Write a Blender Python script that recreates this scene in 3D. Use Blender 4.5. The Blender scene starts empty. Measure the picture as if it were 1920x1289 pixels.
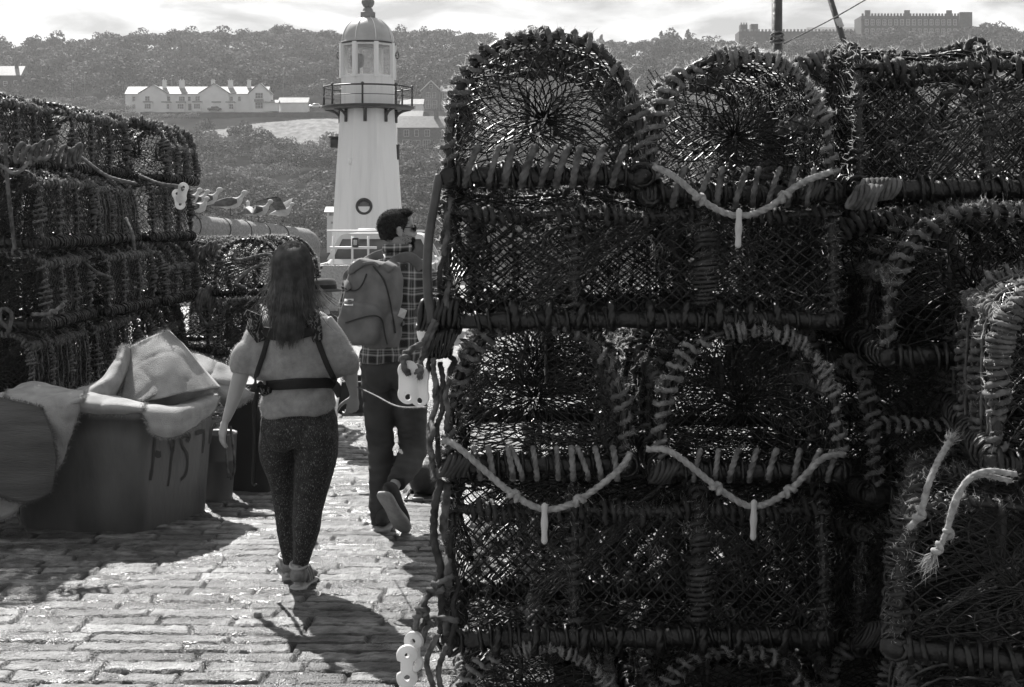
import bpy, math, random
import numpy as np
from mathutils import Vector, Matrix

# ------------------------------------------------------------------ camera, sky, sun
SC = bpy.context.scene
COL = SC.collection
F = 2667.0; HY = 408.0; EYE = 1.77          # focal length in photo pixels, horizon row, eye height
cam = bpy.data.cameras.new('camera'); camo = bpy.data.objects.new('camera', cam); COL.objects.link(camo)
cam.sensor_width = 36; cam.lens = 36 * F / 1920; cam.shift_y = -(644.5 - HY) / 1920
cam.clip_start = 0.1; cam.clip_end = 6000
camo.location = (0, 0, EYE); camo.rotation_euler = (math.radians(90), 0, 0)
SC.camera = camo

SUN_EL, SUN_AZ = math.radians(47), math.radians(-25)   # azimuth clockwise from +Y
SV = Vector((math.sin(SUN_AZ) * math.cos(SUN_EL), math.cos(SUN_AZ) * math.cos(SUN_EL), math.sin(SUN_EL)))
sl = bpy.data.lights.new('sun', 'SUN'); sl.energy = 5.0; sl.angle = math.radians(0.5); sl.color = (1, .985, .965)
so = bpy.data.objects.new('sun', sl); COL.objects.link(so); so.rotation_euler = SV.to_track_quat('Z', 'Y').to_euler()
so.location = (-20, 40, 60)

W = bpy.data.worlds.new('World'); SC.world = W; W.use_nodes = True
nt = W.node_tree; nd = nt.nodes; lk = nt.links
for x in list(nd): nd.remove(x)
out = nd.new('ShaderNodeOutputWorld'); bg = nd.new('ShaderNodeBackground'); bg.inputs['Strength'].default_value = 0.10
sky = nd.new('ShaderNodeTexSky'); sky.sky_type = 'NISHITA'; sky.sun_disc = False
sky.sun_elevation = SUN_EL; sky.sun_rotation = SUN_AZ; sky.dust_density = 1.5
bw = nd.new('ShaderNodeRGBToBW'); lk.new(sky.outputs[0], bw.inputs[0])
tc = nd.new('ShaderNodeTexCoord'); mp = nd.new('ShaderNodeMapping'); mp.inputs['Scale'].default_value = (11, 11, 40)
mp.inputs['Location'].default_value = (1.3, .4, .2)
lk.new(tc.outputs['Generated'], mp.inputs[0])
nz = nd.new('ShaderNodeTexNoise'); nz.inputs['Scale'].default_value = 1.0; nz.inputs['Detail'].default_value = 9; nz.inputs['Roughness'].default_value = .52
nz.inputs['Distortion'].default_value = .4
lk.new(mp.outputs[0], nz.inputs['Vector'])
rp = nd.new('ShaderNodeValToRGB'); rp.color_ramp.elements[0].position = .42; rp.color_ramp.elements[0].color = (2.5, 2.5, 2.5, 1)
rp.color_ramp.elements[1].position = .60; rp.color_ramp.elements[1].color = (5.9, 5.9, 5.9, 1)
lk.new(nz.outputs[0], rp.inputs[0])
mx = nd.new('ShaderNodeMix'); mx.data_type = 'RGBA'; mx.inputs[0].default_value = .85
lk.new(bw.outputs[0], mx.inputs[6]); lk.new(rp.outputs[0], mx.inputs[7]); sx = nd.new('ShaderNodeSeparateXYZ'); lk.new(tc.outputs['Generated'], sx.inputs[0]); mr = nd.new('ShaderNodeMapRange'); lk.new(sx.outputs[1], mr.inputs[0])   # cloud glare lies round the sun, the opposite sky is deeper
for i_, v_ in ((1, -.5), (2, .6), (3, .72), (4, 1.0)): mr.inputs[i_].default_value = v_
mm_ = nd.new('ShaderNodeMix'); mm_.data_type = 'RGBA'; mm_.blend_type = 'MULTIPLY'; mm_.inputs[0].default_value = 1; lk.new(mx.outputs[2], mm_.inputs[6]); lk.new(mr.outputs[0], mm_.inputs[7]); lk.new(mm_.outputs[2], bg.inputs[0]); lk.new(bg.outputs[0], out.inputs[0])
SC.view_settings.view_transform = 'Standard'; SC.view_settings.look = 'None'; SC.view_settings.exposure = 0.84; SC.view_settings.gamma = 1
SC.cycles.max_bounces = 6; SC.cycles.transparent_max_bounces = 8; SC.cycles.volume_bounces = 0

R = np.random.RandomState(7); random.seed(7)
def P(px, py, Y): return np.array([(px - 960) / F * Y, Y, EYE - (py - HY) / F * Y])

# ------------------------------------------------------------------ noise and mesh helpers
def hsh(*a):
    h = np.zeros(np.broadcast(*a).shape, dtype=np.uint64)
    for k, v in zip((73856093, 19349663, 83492791, 2654435761), a):
        h = h ^ (np.asarray(v).astype(np.int64).astype(np.uint64) * np.uint64(k))
    h &= np.uint64(0xffffffff); h ^= h >> np.uint64(13); h = (h * np.uint64(1274126177)) & np.uint64(0xffffffff); h ^= h >> np.uint64(16)
    return (h & np.uint64(0xffffff)).astype(float) / 0xffffff
def vn(p, s=1.0, seed=0):
    p = np.asarray(p, float) * s; i = np.floor(p); f = p - i; f = f * f * (3 - 2 * f); r = 0
    for dx in (0, 1):
        for dy in (0, 1):
            for dz in (0, 1):
                w = (f[..., 0] if dx else 1 - f[..., 0]) * (f[..., 1] if dy else 1 - f[..., 1]) * (f[..., 2] if dz else 1 - f[..., 2])
                r = r + w * hsh(i[..., 0] + dx, i[..., 1] + dy, i[..., 2] + dz, seed)
    return r * 2 - 1
def nrm(v): return v / np.maximum(np.linalg.norm(v, axis=-1, keepdims=True), 1e-9)

class MB:
    def __init__(s): s.v = []; s.f = []; s.n = 0; s.m = []
    def add(s, V, Fc, mi=0):
        V = np.asarray(V, float).reshape(-1, 3); Fc = np.asarray(Fc, int)
        s.v.append(V); s.f.append(Fc + s.n); s.m.append(np.full(len(Fc), mi)); s.n += len(V); return s
    def verts(s): return np.concatenate(s.v)
    def xf(s, M):
        M = np.array(M); s.v = [v @ M[:3, :3].T + M[:3, 3] for v in s.v]; return s
    def mesh(s, name, mat=None, smooth=True):
        me = bpy.data.meshes.new(name); V = np.concatenate(s.v)
        tot = np.concatenate([np.full(len(f), f.shape[1]) for f in s.f]); idx = np.concatenate([f.ravel() for f in s.f])
        me.vertices.add(len(V)); me.vertices.foreach_set('co', V.astype(np.float32).ravel())
        me.loops.add(len(idx)); me.loops.foreach_set('vertex_index', idx.astype(np.int32))
        me.polygons.add(len(tot)); st = np.concatenate([[0], np.cumsum(tot)[:-1]])
        me.polygons.foreach_set('loop_start', st.astype(np.int32)); me.polygons.foreach_set('loop_total', tot.astype(np.int32))
        me.polygons.foreach_set('use_smooth', np.full(len(tot), bool(smooth)))
        mats = mat if isinstance(mat, (list, tuple)) else [mat]
        for m in mats: me.materials.append(m)
        me.polygons.foreach_set('material_index', np.concatenate(s.m).astype(np.int32))
        me.update(); me.validate(); return me
    def build(s, name, mat, parent=None, smooth=True):
        o = bpy.data.objects.new(name, s.mesh(name, mat, smooth)); COL.objects.link(o)
        if parent is not None: o.parent = parent
        return o

def tag(o, label=None, cat=None, group=None, kind=None):
    if label: o['label'] = label
    if cat: o['category'] = cat
    if group: o['group'] = group
    if kind: o['kind'] = kind
    return o
def empty(name, loc, label, cat, group=None, rz=0):
    o = bpy.data.objects.new(name, None); COL.objects.link(o); o.location = tuple(loc); o.rotation_euler = (0, 0, rz); o.empty_display_size = .1
    return tag(o, label, cat, group)
def copy_tree(o, parent=None):
    c = o.copy(); COL.objects.link(c); c.parent = parent
    for ch in [x for x in KIDS.get(o, [])]: copy_tree(ch, c)
    return c
KIDS = {}
def kids(o): KIDS[o] = [c for c in COL.objects if c.parent == o]; [kids(c) for c in KIDS[o]]

def grid_faces(n, m, cu=False, cv=False):      # n rows, m columns
    i = np.arange(n if cu else n - 1); j = np.arange(m if cv else m - 1); I, J = np.meshgrid(i, j, indexing='ij')
    a = I * m + J; b = I * m + (J + 1) % m; c = ((I + 1) % n) * m + (J + 1) % m; d = ((I + 1) % n) * m + J
    return np.stack([a, b, c, d], -1).reshape(-1, 4)
def frames(p, closed=False, up=None):
    t = np.gradient(p, axis=0) if not closed else np.roll(p, -1, 0) - np.roll(p, 1, 0)
    t = nrm(t); n = np.zeros_like(p)
    if up is None: up = np.array([0, 0, 1.]) if abs(t[0][2]) < .9 else np.array([1., 0, 0])
    v = np.asarray(up, float)
    for i in range(len(p)):
        v = v - t[i] * v.dot(t[i]); v = v / max(np.linalg.norm(v), 1e-9); n[i] = v
    return t, n, np.cross(t, n)
def tube(mb, p, r, k=8, closed=False, cap=True, lobes=0, pitch=.03, amp=.2, up=None, rough=0, mi=0):
    p = np.asarray(p, float); N = len(p); t, n, b = frames(p, closed, up)
    r = np.asarray(r, float); a = r if r.ndim < 2 else r[:, 0]; c = r if r.ndim < 2 else r[:, 1]
    a = np.broadcast_to(a, (N,)); c = np.broadcast_to(c, (N,))
    th = np.arange(k) / k * 2 * math.pi; mod = np.ones((N, k))
    if lobes:
        s = np.concatenate([[0], np.cumsum(np.linalg.norm(np.diff(p, axis=0), axis=1))])
        mod = 1 - amp * .9 + amp * 1.7 * np.abs(np.cos(lobes / 2 * (th[None, :] - (s / pitch * 2 * math.pi)[:, None]))) ** .7
    if rough: mod = mod * (1 + rough * R.uniform(-1, 1, (N, k)))
    V = p[:, None] + n[:, None] * (np.cos(th)[None, :] * mod * a[:, None])[..., None] + b[:, None] * (np.sin(th)[None, :] * mod * c[:, None])[..., None]
    base = mb.n; mb.add(V, grid_faces(N, k, closed, True), mi)
    if cap and not closed:
        e = np.array([p[0], p[-1]]); j = np.arange(k)
        f = np.concatenate([np.stack([np.full(k, N * k), (j + 1) % k, j], -1), np.stack([np.full(k, N * k + 1), (N - 1) * k + j, (N - 1) * k + (j + 1) % k], -1)])
        mb.v[-1] = np.concatenate([mb.v[-1], e]); mb.n += 2; mb.f.append(f + base); mb.m.append(np.full(len(f), mi))
    return mb
def rope(mb, p, r, amp=.28, k=9, rough=.04, mi=0):
    p = resample(p, r * .7); return tube(mb, p, r, k=k, lobes=3, pitch=r * 9, amp=amp, rough=rough, mi=mi)
def spline(c, n=8):
    c = np.asarray(c, float); 
    if len(c) < 3: return c[0] + (c[-1] - c[0]) * np.linspace(0, 1, n + 1)[:, None]
    q = np.vstack([2 * c[0] - c[1], c, 2 * c[-1] - c[-2]]); o = []
    for i in range(1, len(q) - 2):
        for t in np.linspace(0, 1, n, endpoint=False):
            a, b, d, e = q[i - 1], q[i], q[i + 1], q[i + 2]
            o.append(.5 * (2 * b + (d - a) * t + (2 * a - 5 * b + 4 * d - e) * t * t + (3 * b - a - 3 * d + e) * t ** 3))
    o.append(c[-1]); return np.array(o)
def resample(p, step):
    p = np.asarray(p, float); d = np.concatenate([[0], np.cumsum(np.linalg.norm(np.diff(p[:, :3], axis=0), axis=1))])
    n = max(2, int(d[-1] / step) + 1); s = np.linspace(0, d[-1], n)
    return np.stack([np.interp(s, d, p[:, i]) for i in range(p.shape[1])], -1)
def helix(p, Rr, pitch, step=10, ph=0, jit=0, irr=0):
    p = resample(p, pitch / step); t, n, b = frames(p); N = len(p); a = np.arange(N) / step * 2 * math.pi + ph; a = a + 2.6 * irr * vn(np.stack([np.arange(N) / step * .37, a * 0 + 3.3, a * 0 + ph * 5], -1)) + 1.2 * irr * vn(np.stack([np.arange(N) / step * 1.1, a * 0 + 8.3, a * 0 + ph * 5], -1))
    rr = Rr * (1 + jit * vn(np.stack([np.arange(N) * .13, a * 0, a * 0 + ph], -1)))
    return p + n * (np.cos(a) * rr)[:, None] + b * (np.sin(a) * rr)[:, None]
def segs(mb, A, B, r, k=3, mi=0):
    A = np.asarray(A, float); B = np.asarray(B, float); t = nrm(B - A); up = np.where(np.abs(t[:, 2:3]) < .9, [[0, 0, 1.]], [[1., 0, 0]])
    n = nrm(np.cross(t, up)); b = np.cross(t, n); r = np.broadcast_to(r, (len(A),))[:, None]; V = []
    for q in (A, B):
        for j in range(k):
            a = j * 2 * math.pi / k; V.append(q + n * math.cos(a) * r + b * math.sin(a) * r)
    V = np.stack(V, 1); i = np.arange(len(A))[:, None] * (2 * k)
    f = np.concatenate([np.concatenate([i + j, i + (j + 1) % k, i + k + (j + 1) % k, i + k + j], 1) for j in range(k)])
    mb.add(V, f, mi)
def hairs(mb, Q, D, L, w=.0012, mi=0):
    Q = np.asarray(Q, float); D = nrm(np.asarray(D, float)); s = nrm(np.cross(D, nrm(R.normal(size=Q.shape)))) * w
    L = np.broadcast_to(L, (len(Q),))[:, None]; mid = Q + D * L * .5 + R.normal(size=Q.shape) * L * .12; tip = Q + D * L + R.normal(size=Q.shape) * L * .3
    V = np.stack([Q - s, Q + s, mid + s * .7, mid - s * .7, tip], 1); i = np.arange(len(Q))[:, None] * 5
    mb.add(V.reshape(-1, 3), np.concatenate([i, i + 1, i + 2, i + 3], 1), mi)
    mb.f.append(np.concatenate([i + 3, i + 2, i + 4], 1) + mb.n - len(Q) * 5); mb.m.append(np.full(len(Q), mi))
def box(mb, c, s, rz=0, mi=0, bev=0, M=None):
    if bev:
        x, y, z = [v / 2 for v in s]; b = min(bev, x * .9, y * .9, z * .9); rings = []
        for zz, ins in ((-z, b), (-z + b, 0), (z - b, 0), (z, b)):
            X, Yy = x - ins, y - ins; k = b if ins == 0 else b * .6
            rings.append([(X - k, -Yy, zz), (X, -Yy + k, zz), (X, Yy - k, zz), (X - k, Yy, zz), (-X + k, Yy, zz), (-X, Yy - k, zz), (-X, -Yy + k, zz), (-X + k, -Yy, zz)])
        V = np.array(rings).reshape(-1, 3); fs = grid_faces(4, 8, False, True); caps = np.array([[7, 6, 5, 4, 3, 2, 1, 0], [24, 25, 26, 27, 28, 29, 30, 31]])
    else:
        V = np.array([(a, b, c_) for c_ in (-.5, .5) for b in (-.5, .5) for a in (-.5, .5)]) * s
        fs = np.array([(0, 2, 3, 1), (4, 5, 7, 6), (0, 1, 5, 4), (2, 6, 7, 3), (0, 4, 6, 2), (1, 3, 7, 5)]); caps = None
    if M is not None: V = V @ np.array(M).T
    cr, sr = math.cos(rz), math.sin(rz); V = V @ np.array([[cr, sr, 0], [-sr, cr, 0], [0, 0, 1]]) + np.asarray(c, float)
    mb.add(V, fs, mi)
    if caps is not None: mb.f.append(caps + mb.n - len(V)); mb.m.append(np.full(2, mi))
    return mb
def ell(mb, c, r, k=20, n=12, M=None, e=1.0, mi=0):
    th = np.linspace(0, 2 * math.pi, k, endpoint=False); ph = np.linspace(-math.pi / 2, math.pi / 2, n); T, H = np.meshgrid(th, ph)
    sg = lambda v: np.sign(v) * np.abs(v) ** e
    V = np.stack([sg(np.cos(H)) * sg(np.cos(T)), sg(np.cos(H)) * sg(np.sin(T)), sg(np.sin(H))], -1).reshape(-1, 3) * np.asarray(r)
    if M is not None: V = V @ np.array(M).T
    mb.add(V + np.asarray(c), grid_faces(n, k, False, True), mi); return mb
def lathe(mb, c, prof, k=32, a0=0, mi=0, cap=True):
    th = np.arange(k) / k * 2 * math.pi + a0; pr = np.array(prof, float)
    V = np.stack([pr[:, 0:1] * np.cos(th), pr[:, 0:1] * np.sin(th), np.repeat(pr[:, 1:2], k, 1)], -1)
    mb.add(V + np.asarray(c, float), grid_faces(len(pr), k, False, True), mi)
    if cap:
        b = mb.n - len(pr) * k; mb.f.append(np.array([np.arange(k)[::-1] + b])); mb.m.append(np.array([mi])); mb.f.append(np.array([np.arange(k) + b + (len(pr) - 1) * k])); mb.m.append(np.array([mi]))
    return mb
def prism(mb, poly, y0, y1, mi=0):             # polygon of (x,z), extruded along y
    n = len(poly); V = [(x, y0, z) for x, z in poly] + [(x, y1, z) for x, z in poly]; i = np.arange(n)
    mb.add(V, np.stack([i, (i + 1) % n, (i + 1) % n + n, i + n], -1), mi)
    b = mb.n - 2 * n; mb.f.append(np.array([i[::-1] + b])); mb.m.append(np.array([mi])); mb.f.append(np.array([i + n + b])); mb.m.append(np.array([mi])); return mb
def subdiv_patch(C, n=10):
    C = np.array(C, float); rows = np.stack([spline(r, n) for r in C]); return np.stack([spline(rows[:, j], n) for j in range(rows.shape[1])], 1)
def modmesh(o, mods, noise=None):
    for t, kw in mods:
        m = o.modifiers.new(t, t)
        for a, v in kw.items(): setattr(m, a, v)
    dg = bpy.context.evaluated_depsgraph_get(); dg.update(); me = bpy.data.meshes.new_from_object(o.evaluated_get(dg), depsgraph=dg)
    o.modifiers.clear(); old = o.data; mats = [m for m in old.materials]; o.data = me; me.name = o.name
    if not len(me.materials):
        for m in mats: me.materials.append(m)
    bpy.data.meshes.remove(old)
    n = len(me.vertices)
    if noise:
        co = np.zeros(n * 3, np.float32); me.vertices.foreach_get('co', co); no = np.zeros(n * 3, np.float32); me.vertices.foreach_get('normal', no)
        co = co.reshape(-1, 3).astype(float); no = no.reshape(-1, 3)
        co = co + no * noise(co)[:, None]; me.vertices.foreach_set('co', co.astype(np.float32).ravel()); me.update()
    me.polygons.foreach_set('use_smooth', np.ones(len(me.polygons), bool)); return o
def remesh(o, vs=.008, sm=4, noise=None): return modmesh(o, [('REMESH', dict(mode='VOXEL', voxel_size=vs)), ('SMOOTH', dict(factor=.5, iterations=sm))], noise)

# ------------------------------------------------------------------ materials
def M(name, c, c2=None, sc=8, rough=.75, bump=0, bs=60, spec=.5, tr=0, metal=0, pos=(.35, .65), det=5, attr=None, bd=.02, stretch=None, coat=0):
    m = bpy.data.materials.new(name); m.use_nodes = True; t = m.node_tree; N = t.nodes; L = t.links; b = N['Principled BSDF']; o = N['Material Output']
    g = lambda v: (v, v, v, 1)
    b.inputs['Roughness'].default_value = rough; b.inputs['Specular IOR Level'].default_value = spec; b.inputs['Metallic'].default_value = metal
    co = N.new('ShaderNodeTexCoord').outputs['Object']
    if stretch:
        mpn = N.new('ShaderNodeMapping'); mpn.inputs['Scale'].default_value = stretch; L.new(co, mpn.inputs[0]); co = mpn.outputs[0]
    col = None
    if c2 is not None:
        n = N.new('ShaderNodeTexNoise'); n.inputs['Scale'].default_value = sc; n.inputs['Detail'].default_value = det; L.new(co, n.inputs['Vector'])
        r = N.new('ShaderNodeValToRGB'); r.color_ramp.elements[0].position = pos[0]; r.color_ramp.elements[1].position = pos[1]
        r.color_ramp.elements[0].color = g(c); r.color_ramp.elements[1].color = g(c2); L.new(n.outputs[0], r.inputs[0]); L.new(r.outputs[0], b.inputs['Base Color']); col = r.outputs[0]
    else: b.inputs['Base Color'].default_value = g(c)
    if bump:
        n2 = N.new('ShaderNodeTexNoise'); n2.inputs['Scale'].default_value = bs; n2.inputs['Detail'].default_value = 4; L.new(co, n2.inputs['Vector'])
        bp = N.new('ShaderNodeBump'); bp.inputs['Strength'].default_value = bump; bp.inputs['Distance'].default_value = bd; L.new(n2.outputs[0], bp.inputs['Height']); L.new(bp.outputs[0], b.inputs['Normal'])
    if tr:
        x = N.new('ShaderNodeBsdfTranslucent'); mxs = N.new('ShaderNodeMixShader'); mxs.inputs[0].default_value = tr; L.new(b.outputs[0], mxs.inputs[1]); L.new(x.outputs[0], mxs.inputs[2]); L.new(mxs.outputs[0], o.inputs[0])
        if col: L.new(col, x.inputs[0])
        else: x.inputs[0].default_value = g(c)
    return m
def glass(name, c=.03, rough=.05, spec=.8): return M(name, c, rough=rough, spec=spec)
MAT = dict(
    rope=M('rope_fibre', .07, .24, sc=25, rough=.8, tr=.35), rope_d=M('rope_dark_fibre', .022, .08, sc=20, rough=.65, tr=.3), rope_l=M('rope_pale_fibre', .11, .30, sc=30, rough=.8, tr=.2),
    twine=M('net_twine', .006, .022, sc=15, rough=.4, tr=.1), twine_l=M('net_twine_pale', .05, .14, sc=20, rough=.7, tr=.2),
    rubber=M('rubber_strip', .005, .014, sc=12, rough=.38, bump=.4, bs=40), weed=M('weed_fuzz', .10, .45, sc=7, rough=.8, tr=.65),
    plast=M('white_plastic', .55, .70, sc=20, rough=.45, pos=(.3, .5), tr=.25),
    slat=M('slat_wood', .012, .03, sc=6, rough=1, spec=.05),
    fray=M('rope_fray', .30, .70, sc=9, rough=.8, tr=.65),
    rope_b=M('rope_clean', .26, .46, sc=60, rough=.8, tr=.15), paint_w=M('white_paint', .70, .80, sc=3, rough=.5, bump=.1, bs=8),
)
# ------------------------------------------------------------------ pier paving
def paving():
    ys = [4.7]; 
    while ys[-1] < 14.0: ys.append(ys[-1] + .0075 * (ys[-1] / 5) ** 1.5)
    ys = np.array(ys); xs = np.arange(-3.9, .75, .0095); Y, X = np.meshgrid(ys, xs, indexing='ij')
    p3 = np.stack([X, Y, X * 0], -1)
    Yw = Y + .022 * vn(p3, .6, 3) + .006 * vn(p3, 3, 4) + X * .03; row = np.floor(Yw / .124); v = Yw / .124 - row
    v = v + .035 * vn(p3, 9, 11)
    ln = .26 + .34 * hsh(row, row * 0 + 5, row * 0, row * 0); Xs = X + .008 * vn(p3, 5, 9) + hsh(row, row * 0 + 9, row * 0, row * 0) * 3
    st = np.floor(Xs / ln); u = Xs / ln - st
    u = u + .03 * vn(p3, 8, 12)
    d = np.minimum(np.minimum(v, 1 - v) * .124, np.minimum(u, 1 - u) * ln * .9); jw = .007 + .006 * vn(p3, 2.5, 21)
    h = np.clip((d - jw * .5) / .008, 0, 1); h = h * h * (3 - 2 * h)
    idr = hsh(row, st, row * 0, row * 0); idx_ = hsh(row, st, row * 0 + 1, row * 0); idy = hsh(row, st, row * 0 + 2, row * 0)
    z = h * .021 + (idr - .5) * .007 * h + (v - .5) * (idy - .5) * .012 * h + (u - .5) * (idx_ - .5) * .010 * h
    q = p3 * [1, 2.2, 1]
    z += .0026 * vn(q, 16, 1) + .0026 * vn(q, 42, 2) + .0012 * vn(q, 80, 6) + .003 * vn(p3, 3, 8)
    pit = np.clip((vn(q, 26, 51) + .5 * vn(q, 50, 52) - .38) / .25, 0, 1); z -= pit * .003
    jn_ = np.clip(1 - d / (.0150 + .006 * vn(p3, 6, 61)), 0, 1) ** .42; wear = vn(p3, 5.5, 31) + .6 * vn(q, 14, 32); z -= np.clip(wear - .75, 0, .5) * .02
    V = np.stack([X, Y, z - .02 * np.clip(Y - 12.5, 0, None) - .004 * np.clip(Y - 9, 0, None)], -1); mb = MB(); mb.add(V, grid_faces(len(ys), len(xs)))
    m = M('granite_setts', .06, .25, sc=7, rough=.42, bump=1, bs=120, bd=.010, pos=(.3, .7), det=8)
    t = m.node_tree; N = t.nodes; L = t.links; b = N['Principled BSDF']; src = b.inputs['Base Color'].links[0].from_socket
    a = N.new('ShaderNodeAttribute'); a.attribute_name = 'joint'; a2 = N.new('ShaderNodeAttribute'); a2.attribute_name = 'tone'
    mm = N.new('ShaderNodeMix'); mm.data_type = 'RGBA'; mm.blend_type = 'MULTIPLY'; mm.inputs[0].default_value = 1; L.new(src, mm.inputs[6]); L.new(a2.outputs['Fac'], mm.inputs[7])
    mj = N.new('ShaderNodeMix'); mj.data_type = 'RGBA'; L.new(a.outputs['Fac'], mj.inputs[0]); L.new(mm.outputs[2], mj.inputs[6]); mj.inputs[7].default_value = (.018, .018, .018, 1); L.new(mj.outputs[2], b.inputs['Base Color'])
    nn = N.new('ShaderNodeTexNoise'); nn.inputs['Scale'].default_value = 2.2; nn.inputs['Detail'].default_value = 7
    rr = N.new('ShaderNodeValToRGB'); rr.color_ramp.elements[0].position = .42; rr.color_ramp.elements[1].position = .6
    rr.color_ramp.elements[0].color = (.27,) * 3 + (1,); rr.color_ramp.elements[1].color = (.6,) * 3 + (1,); L.new(N['Texture Coordinate'].outputs['Object'], nn.inputs['Vector']); L.new(nn.outputs[0], rr.inputs[0]); L.new(rr.outputs[0], b.inputs['Roughness'])
    o = mb.build('paving', m); me = o.data
    for nm, arr in (('joint', np.clip(jn_, 0, 1)), ('tone', (.5 + .8 * idr) * (1 - .6 * pit) * (1 + .28 * vn(q, 33, 71)) * (1 + .25 * vn(p3, 6, 72)))):
        at = me.attributes.new(nm, 'FLOAT', 'POINT'); at.data.foreach_set('value', arr.ravel().astype(np.float32))
    tag(o, kind='structure')
    mb = MB(); xs = np.linspace(-9, 16, 26); ys = np.concatenate([np.linspace(-6, 12.5, 20), np.linspace(13, 64, 40)]); Y, X = np.meshgrid(ys, xs, indexing='ij')
    Z = -.035 - .02 * np.clip(Y - 12.5, 0, None) - .004 * np.clip(Y - 9, 0, None); mb.add(np.stack([X, Y, Z], -1), grid_faces(len(ys), len(xs)))
    edge = [(-9, -6), (16, -6), (16, 64), (-9, 64)]
    for (a, b_), (c, d_) in zip(edge, edge[1:] + edge[:1]):
        mb.add([(a, b_, -.3 if b_ < 13 else -1.3), (c, d_, -.3 if d_ < 13 else -1.3), (c, d_, -6), (a, b_, -6)], [[0, 1, 2, 3]])
        mb.add([(a, b_, -.035 if b_ < 13 else -1.285), (c, d_, -.035 if d_ < 13 else -1.285), (c, d_, -.3 if d_ < 13 else -1.3), (a, b_, -.3 if b_ < 13 else -1.3)], [[0, 1, 2, 3]])
    tag(mb.build('pier', M('pier_stone', .10, .26, sc=6, rough=.5, bump=.8, bs=12, stretch=(1, 5, 1)), smooth=False), kind='structure')
paving()

# ------------------------------------------------------------------ water, shore, hillside
mb = MB(); mb.add([(-3000, -500, -5), (3000, -500, -5), (3000, 260, -5), (-3000, 260, -5)], [[0, 1, 2, 3]])
tag(mb.build('harbour_water', M('sea', .05, .08, sc=.02, rough=.12, bump=.5, bs=1.5, bd=.1)), kind='structure')
YT = np.array([150, 200, 250, 300, 350, 400, 425, 440, 452, 520, 600, 640, 900.]); ZT = np.array([-7, -4, 1.5, 9, 17, 26, 31.5, 34.5, 35.5, 52, 72, 73, 60.])
def tz(X, Y):
    X = np.asarray(X, float); Y = np.asarray(Y, float); z = np.interp(Y, YT, ZT); px = X / np.maximum(Y, 1) * F + 960
    k = np.interp(px, [-600, 0, 150, 300, 900, 1150, 1450, 1600, 2200], [.86, .93, .97, 1.0, 1.0, .96, .98, 1.03, 1.02])
    z = np.where(Y > 450, 35.5 + (z - 35.5) * (1 + (k - 1) * 2.0), z); p = np.stack([X, Y, X * 0], -1)
    flat = np.clip(1 - np.abs(Y - 442) / 12, 0, 1) * ((px > 180) & (px < 640))
    return z + (1 - flat) * (1.2 * vn(p, .03, 5) + .5 * vn(p, .11, 6))
ys = np.concatenate([np.linspace(150, 640, 200), np.linspace(650, 1500, 20)]); xs = np.linspace(-520, 620, 230); Y, X = np.meshgrid(ys, xs, indexing='ij')
Z = tz(X, Y); Z = np.where(Y > 900, 60 - (Y - 900) * .05, Z)
mb = MB(); mb.add(np.stack([X, Y, Z], -1), grid_faces(len(ys), len(xs))); tag(mb.build('hillside', M('hill_turf', .015, .04, sc=.08, rough=1, spec=0, bump=.5, bs=.6, bd=.5)), kind='structure')
mb = MB(); mb.add([(-3000, 148, -5.5), (3000, 148, -5.5), (3000, 5000, -5.5), (-3000, 5000, -5.5)], [[0, 1, 2, 3]]); tag(mb.build('sea_bed', M('shore_sand', .2, .3, sc=.05)), kind='structure')

# pale field: sheet following the slope, ragged outline
def field(name, pts, mat, lift=.35, n=80):
    pts = np.array([( (px - 960) / F * Yy, Yy) for px, Yy in pts]); x0, y0 = pts.min(0); x1, y1 = pts.max(0)
    xs = np.linspace(x0, x1, n * 2); ys = np.linspace(y0, y1, n); Yg, Xg = np.meshgrid(ys, xs, indexing='ij'); wx = Xg + 1.5 * vn(np.stack([Xg, Yg, Xg * 0], -1), .12, 4); wy = Yg + 2.5 * vn(np.stack([Xg, Yg, Xg * 0], -1), .15, 9)
    ins = np.zeros(Xg.shape, bool); m = len(pts)
    for i in range(m):
        (xa, ya), (xb, yb) = pts[i], pts[(i + 1) % m]
        with np.errstate(divide='ignore', invalid='ignore'): c = ((ya > wy) != (yb > wy)) & (wx < (xb - xa) * (wy - ya) / (yb - ya + 1e-12) + xa)
        ins ^= c
    Fc = grid_faces(n, n * 2); ok = ins.ravel()[Fc].all(1); mb = MB(); mb.add(np.stack([Xg, Yg, tz(Xg, Yg) + lift], -1), Fc[ok]); return tag(mb.build(name, mat), kind='structure')
fm = M('dry_grass', .16, .30, sc=.6, rough=1, spec=0, bump=.8, bs=1.2, bd=.4, pos=(.3, .7), stretch=(1, .4, 1))
field('field', [(366, 384), (386, 398), (470, 408), (500, 412), (560, 414), (640, 418), (760, 424), (900, 424), (900, 352), (760, 356), (640, 362), (560, 368), (500, 376), (430, 382)], fm)
field('meadow', [(1460, 520), (1560, 524), (1700, 526), (1920, 520), (1920, 512), (1700, 516), (1560, 512), (1460, 510)], fm, .5, 40)

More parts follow.
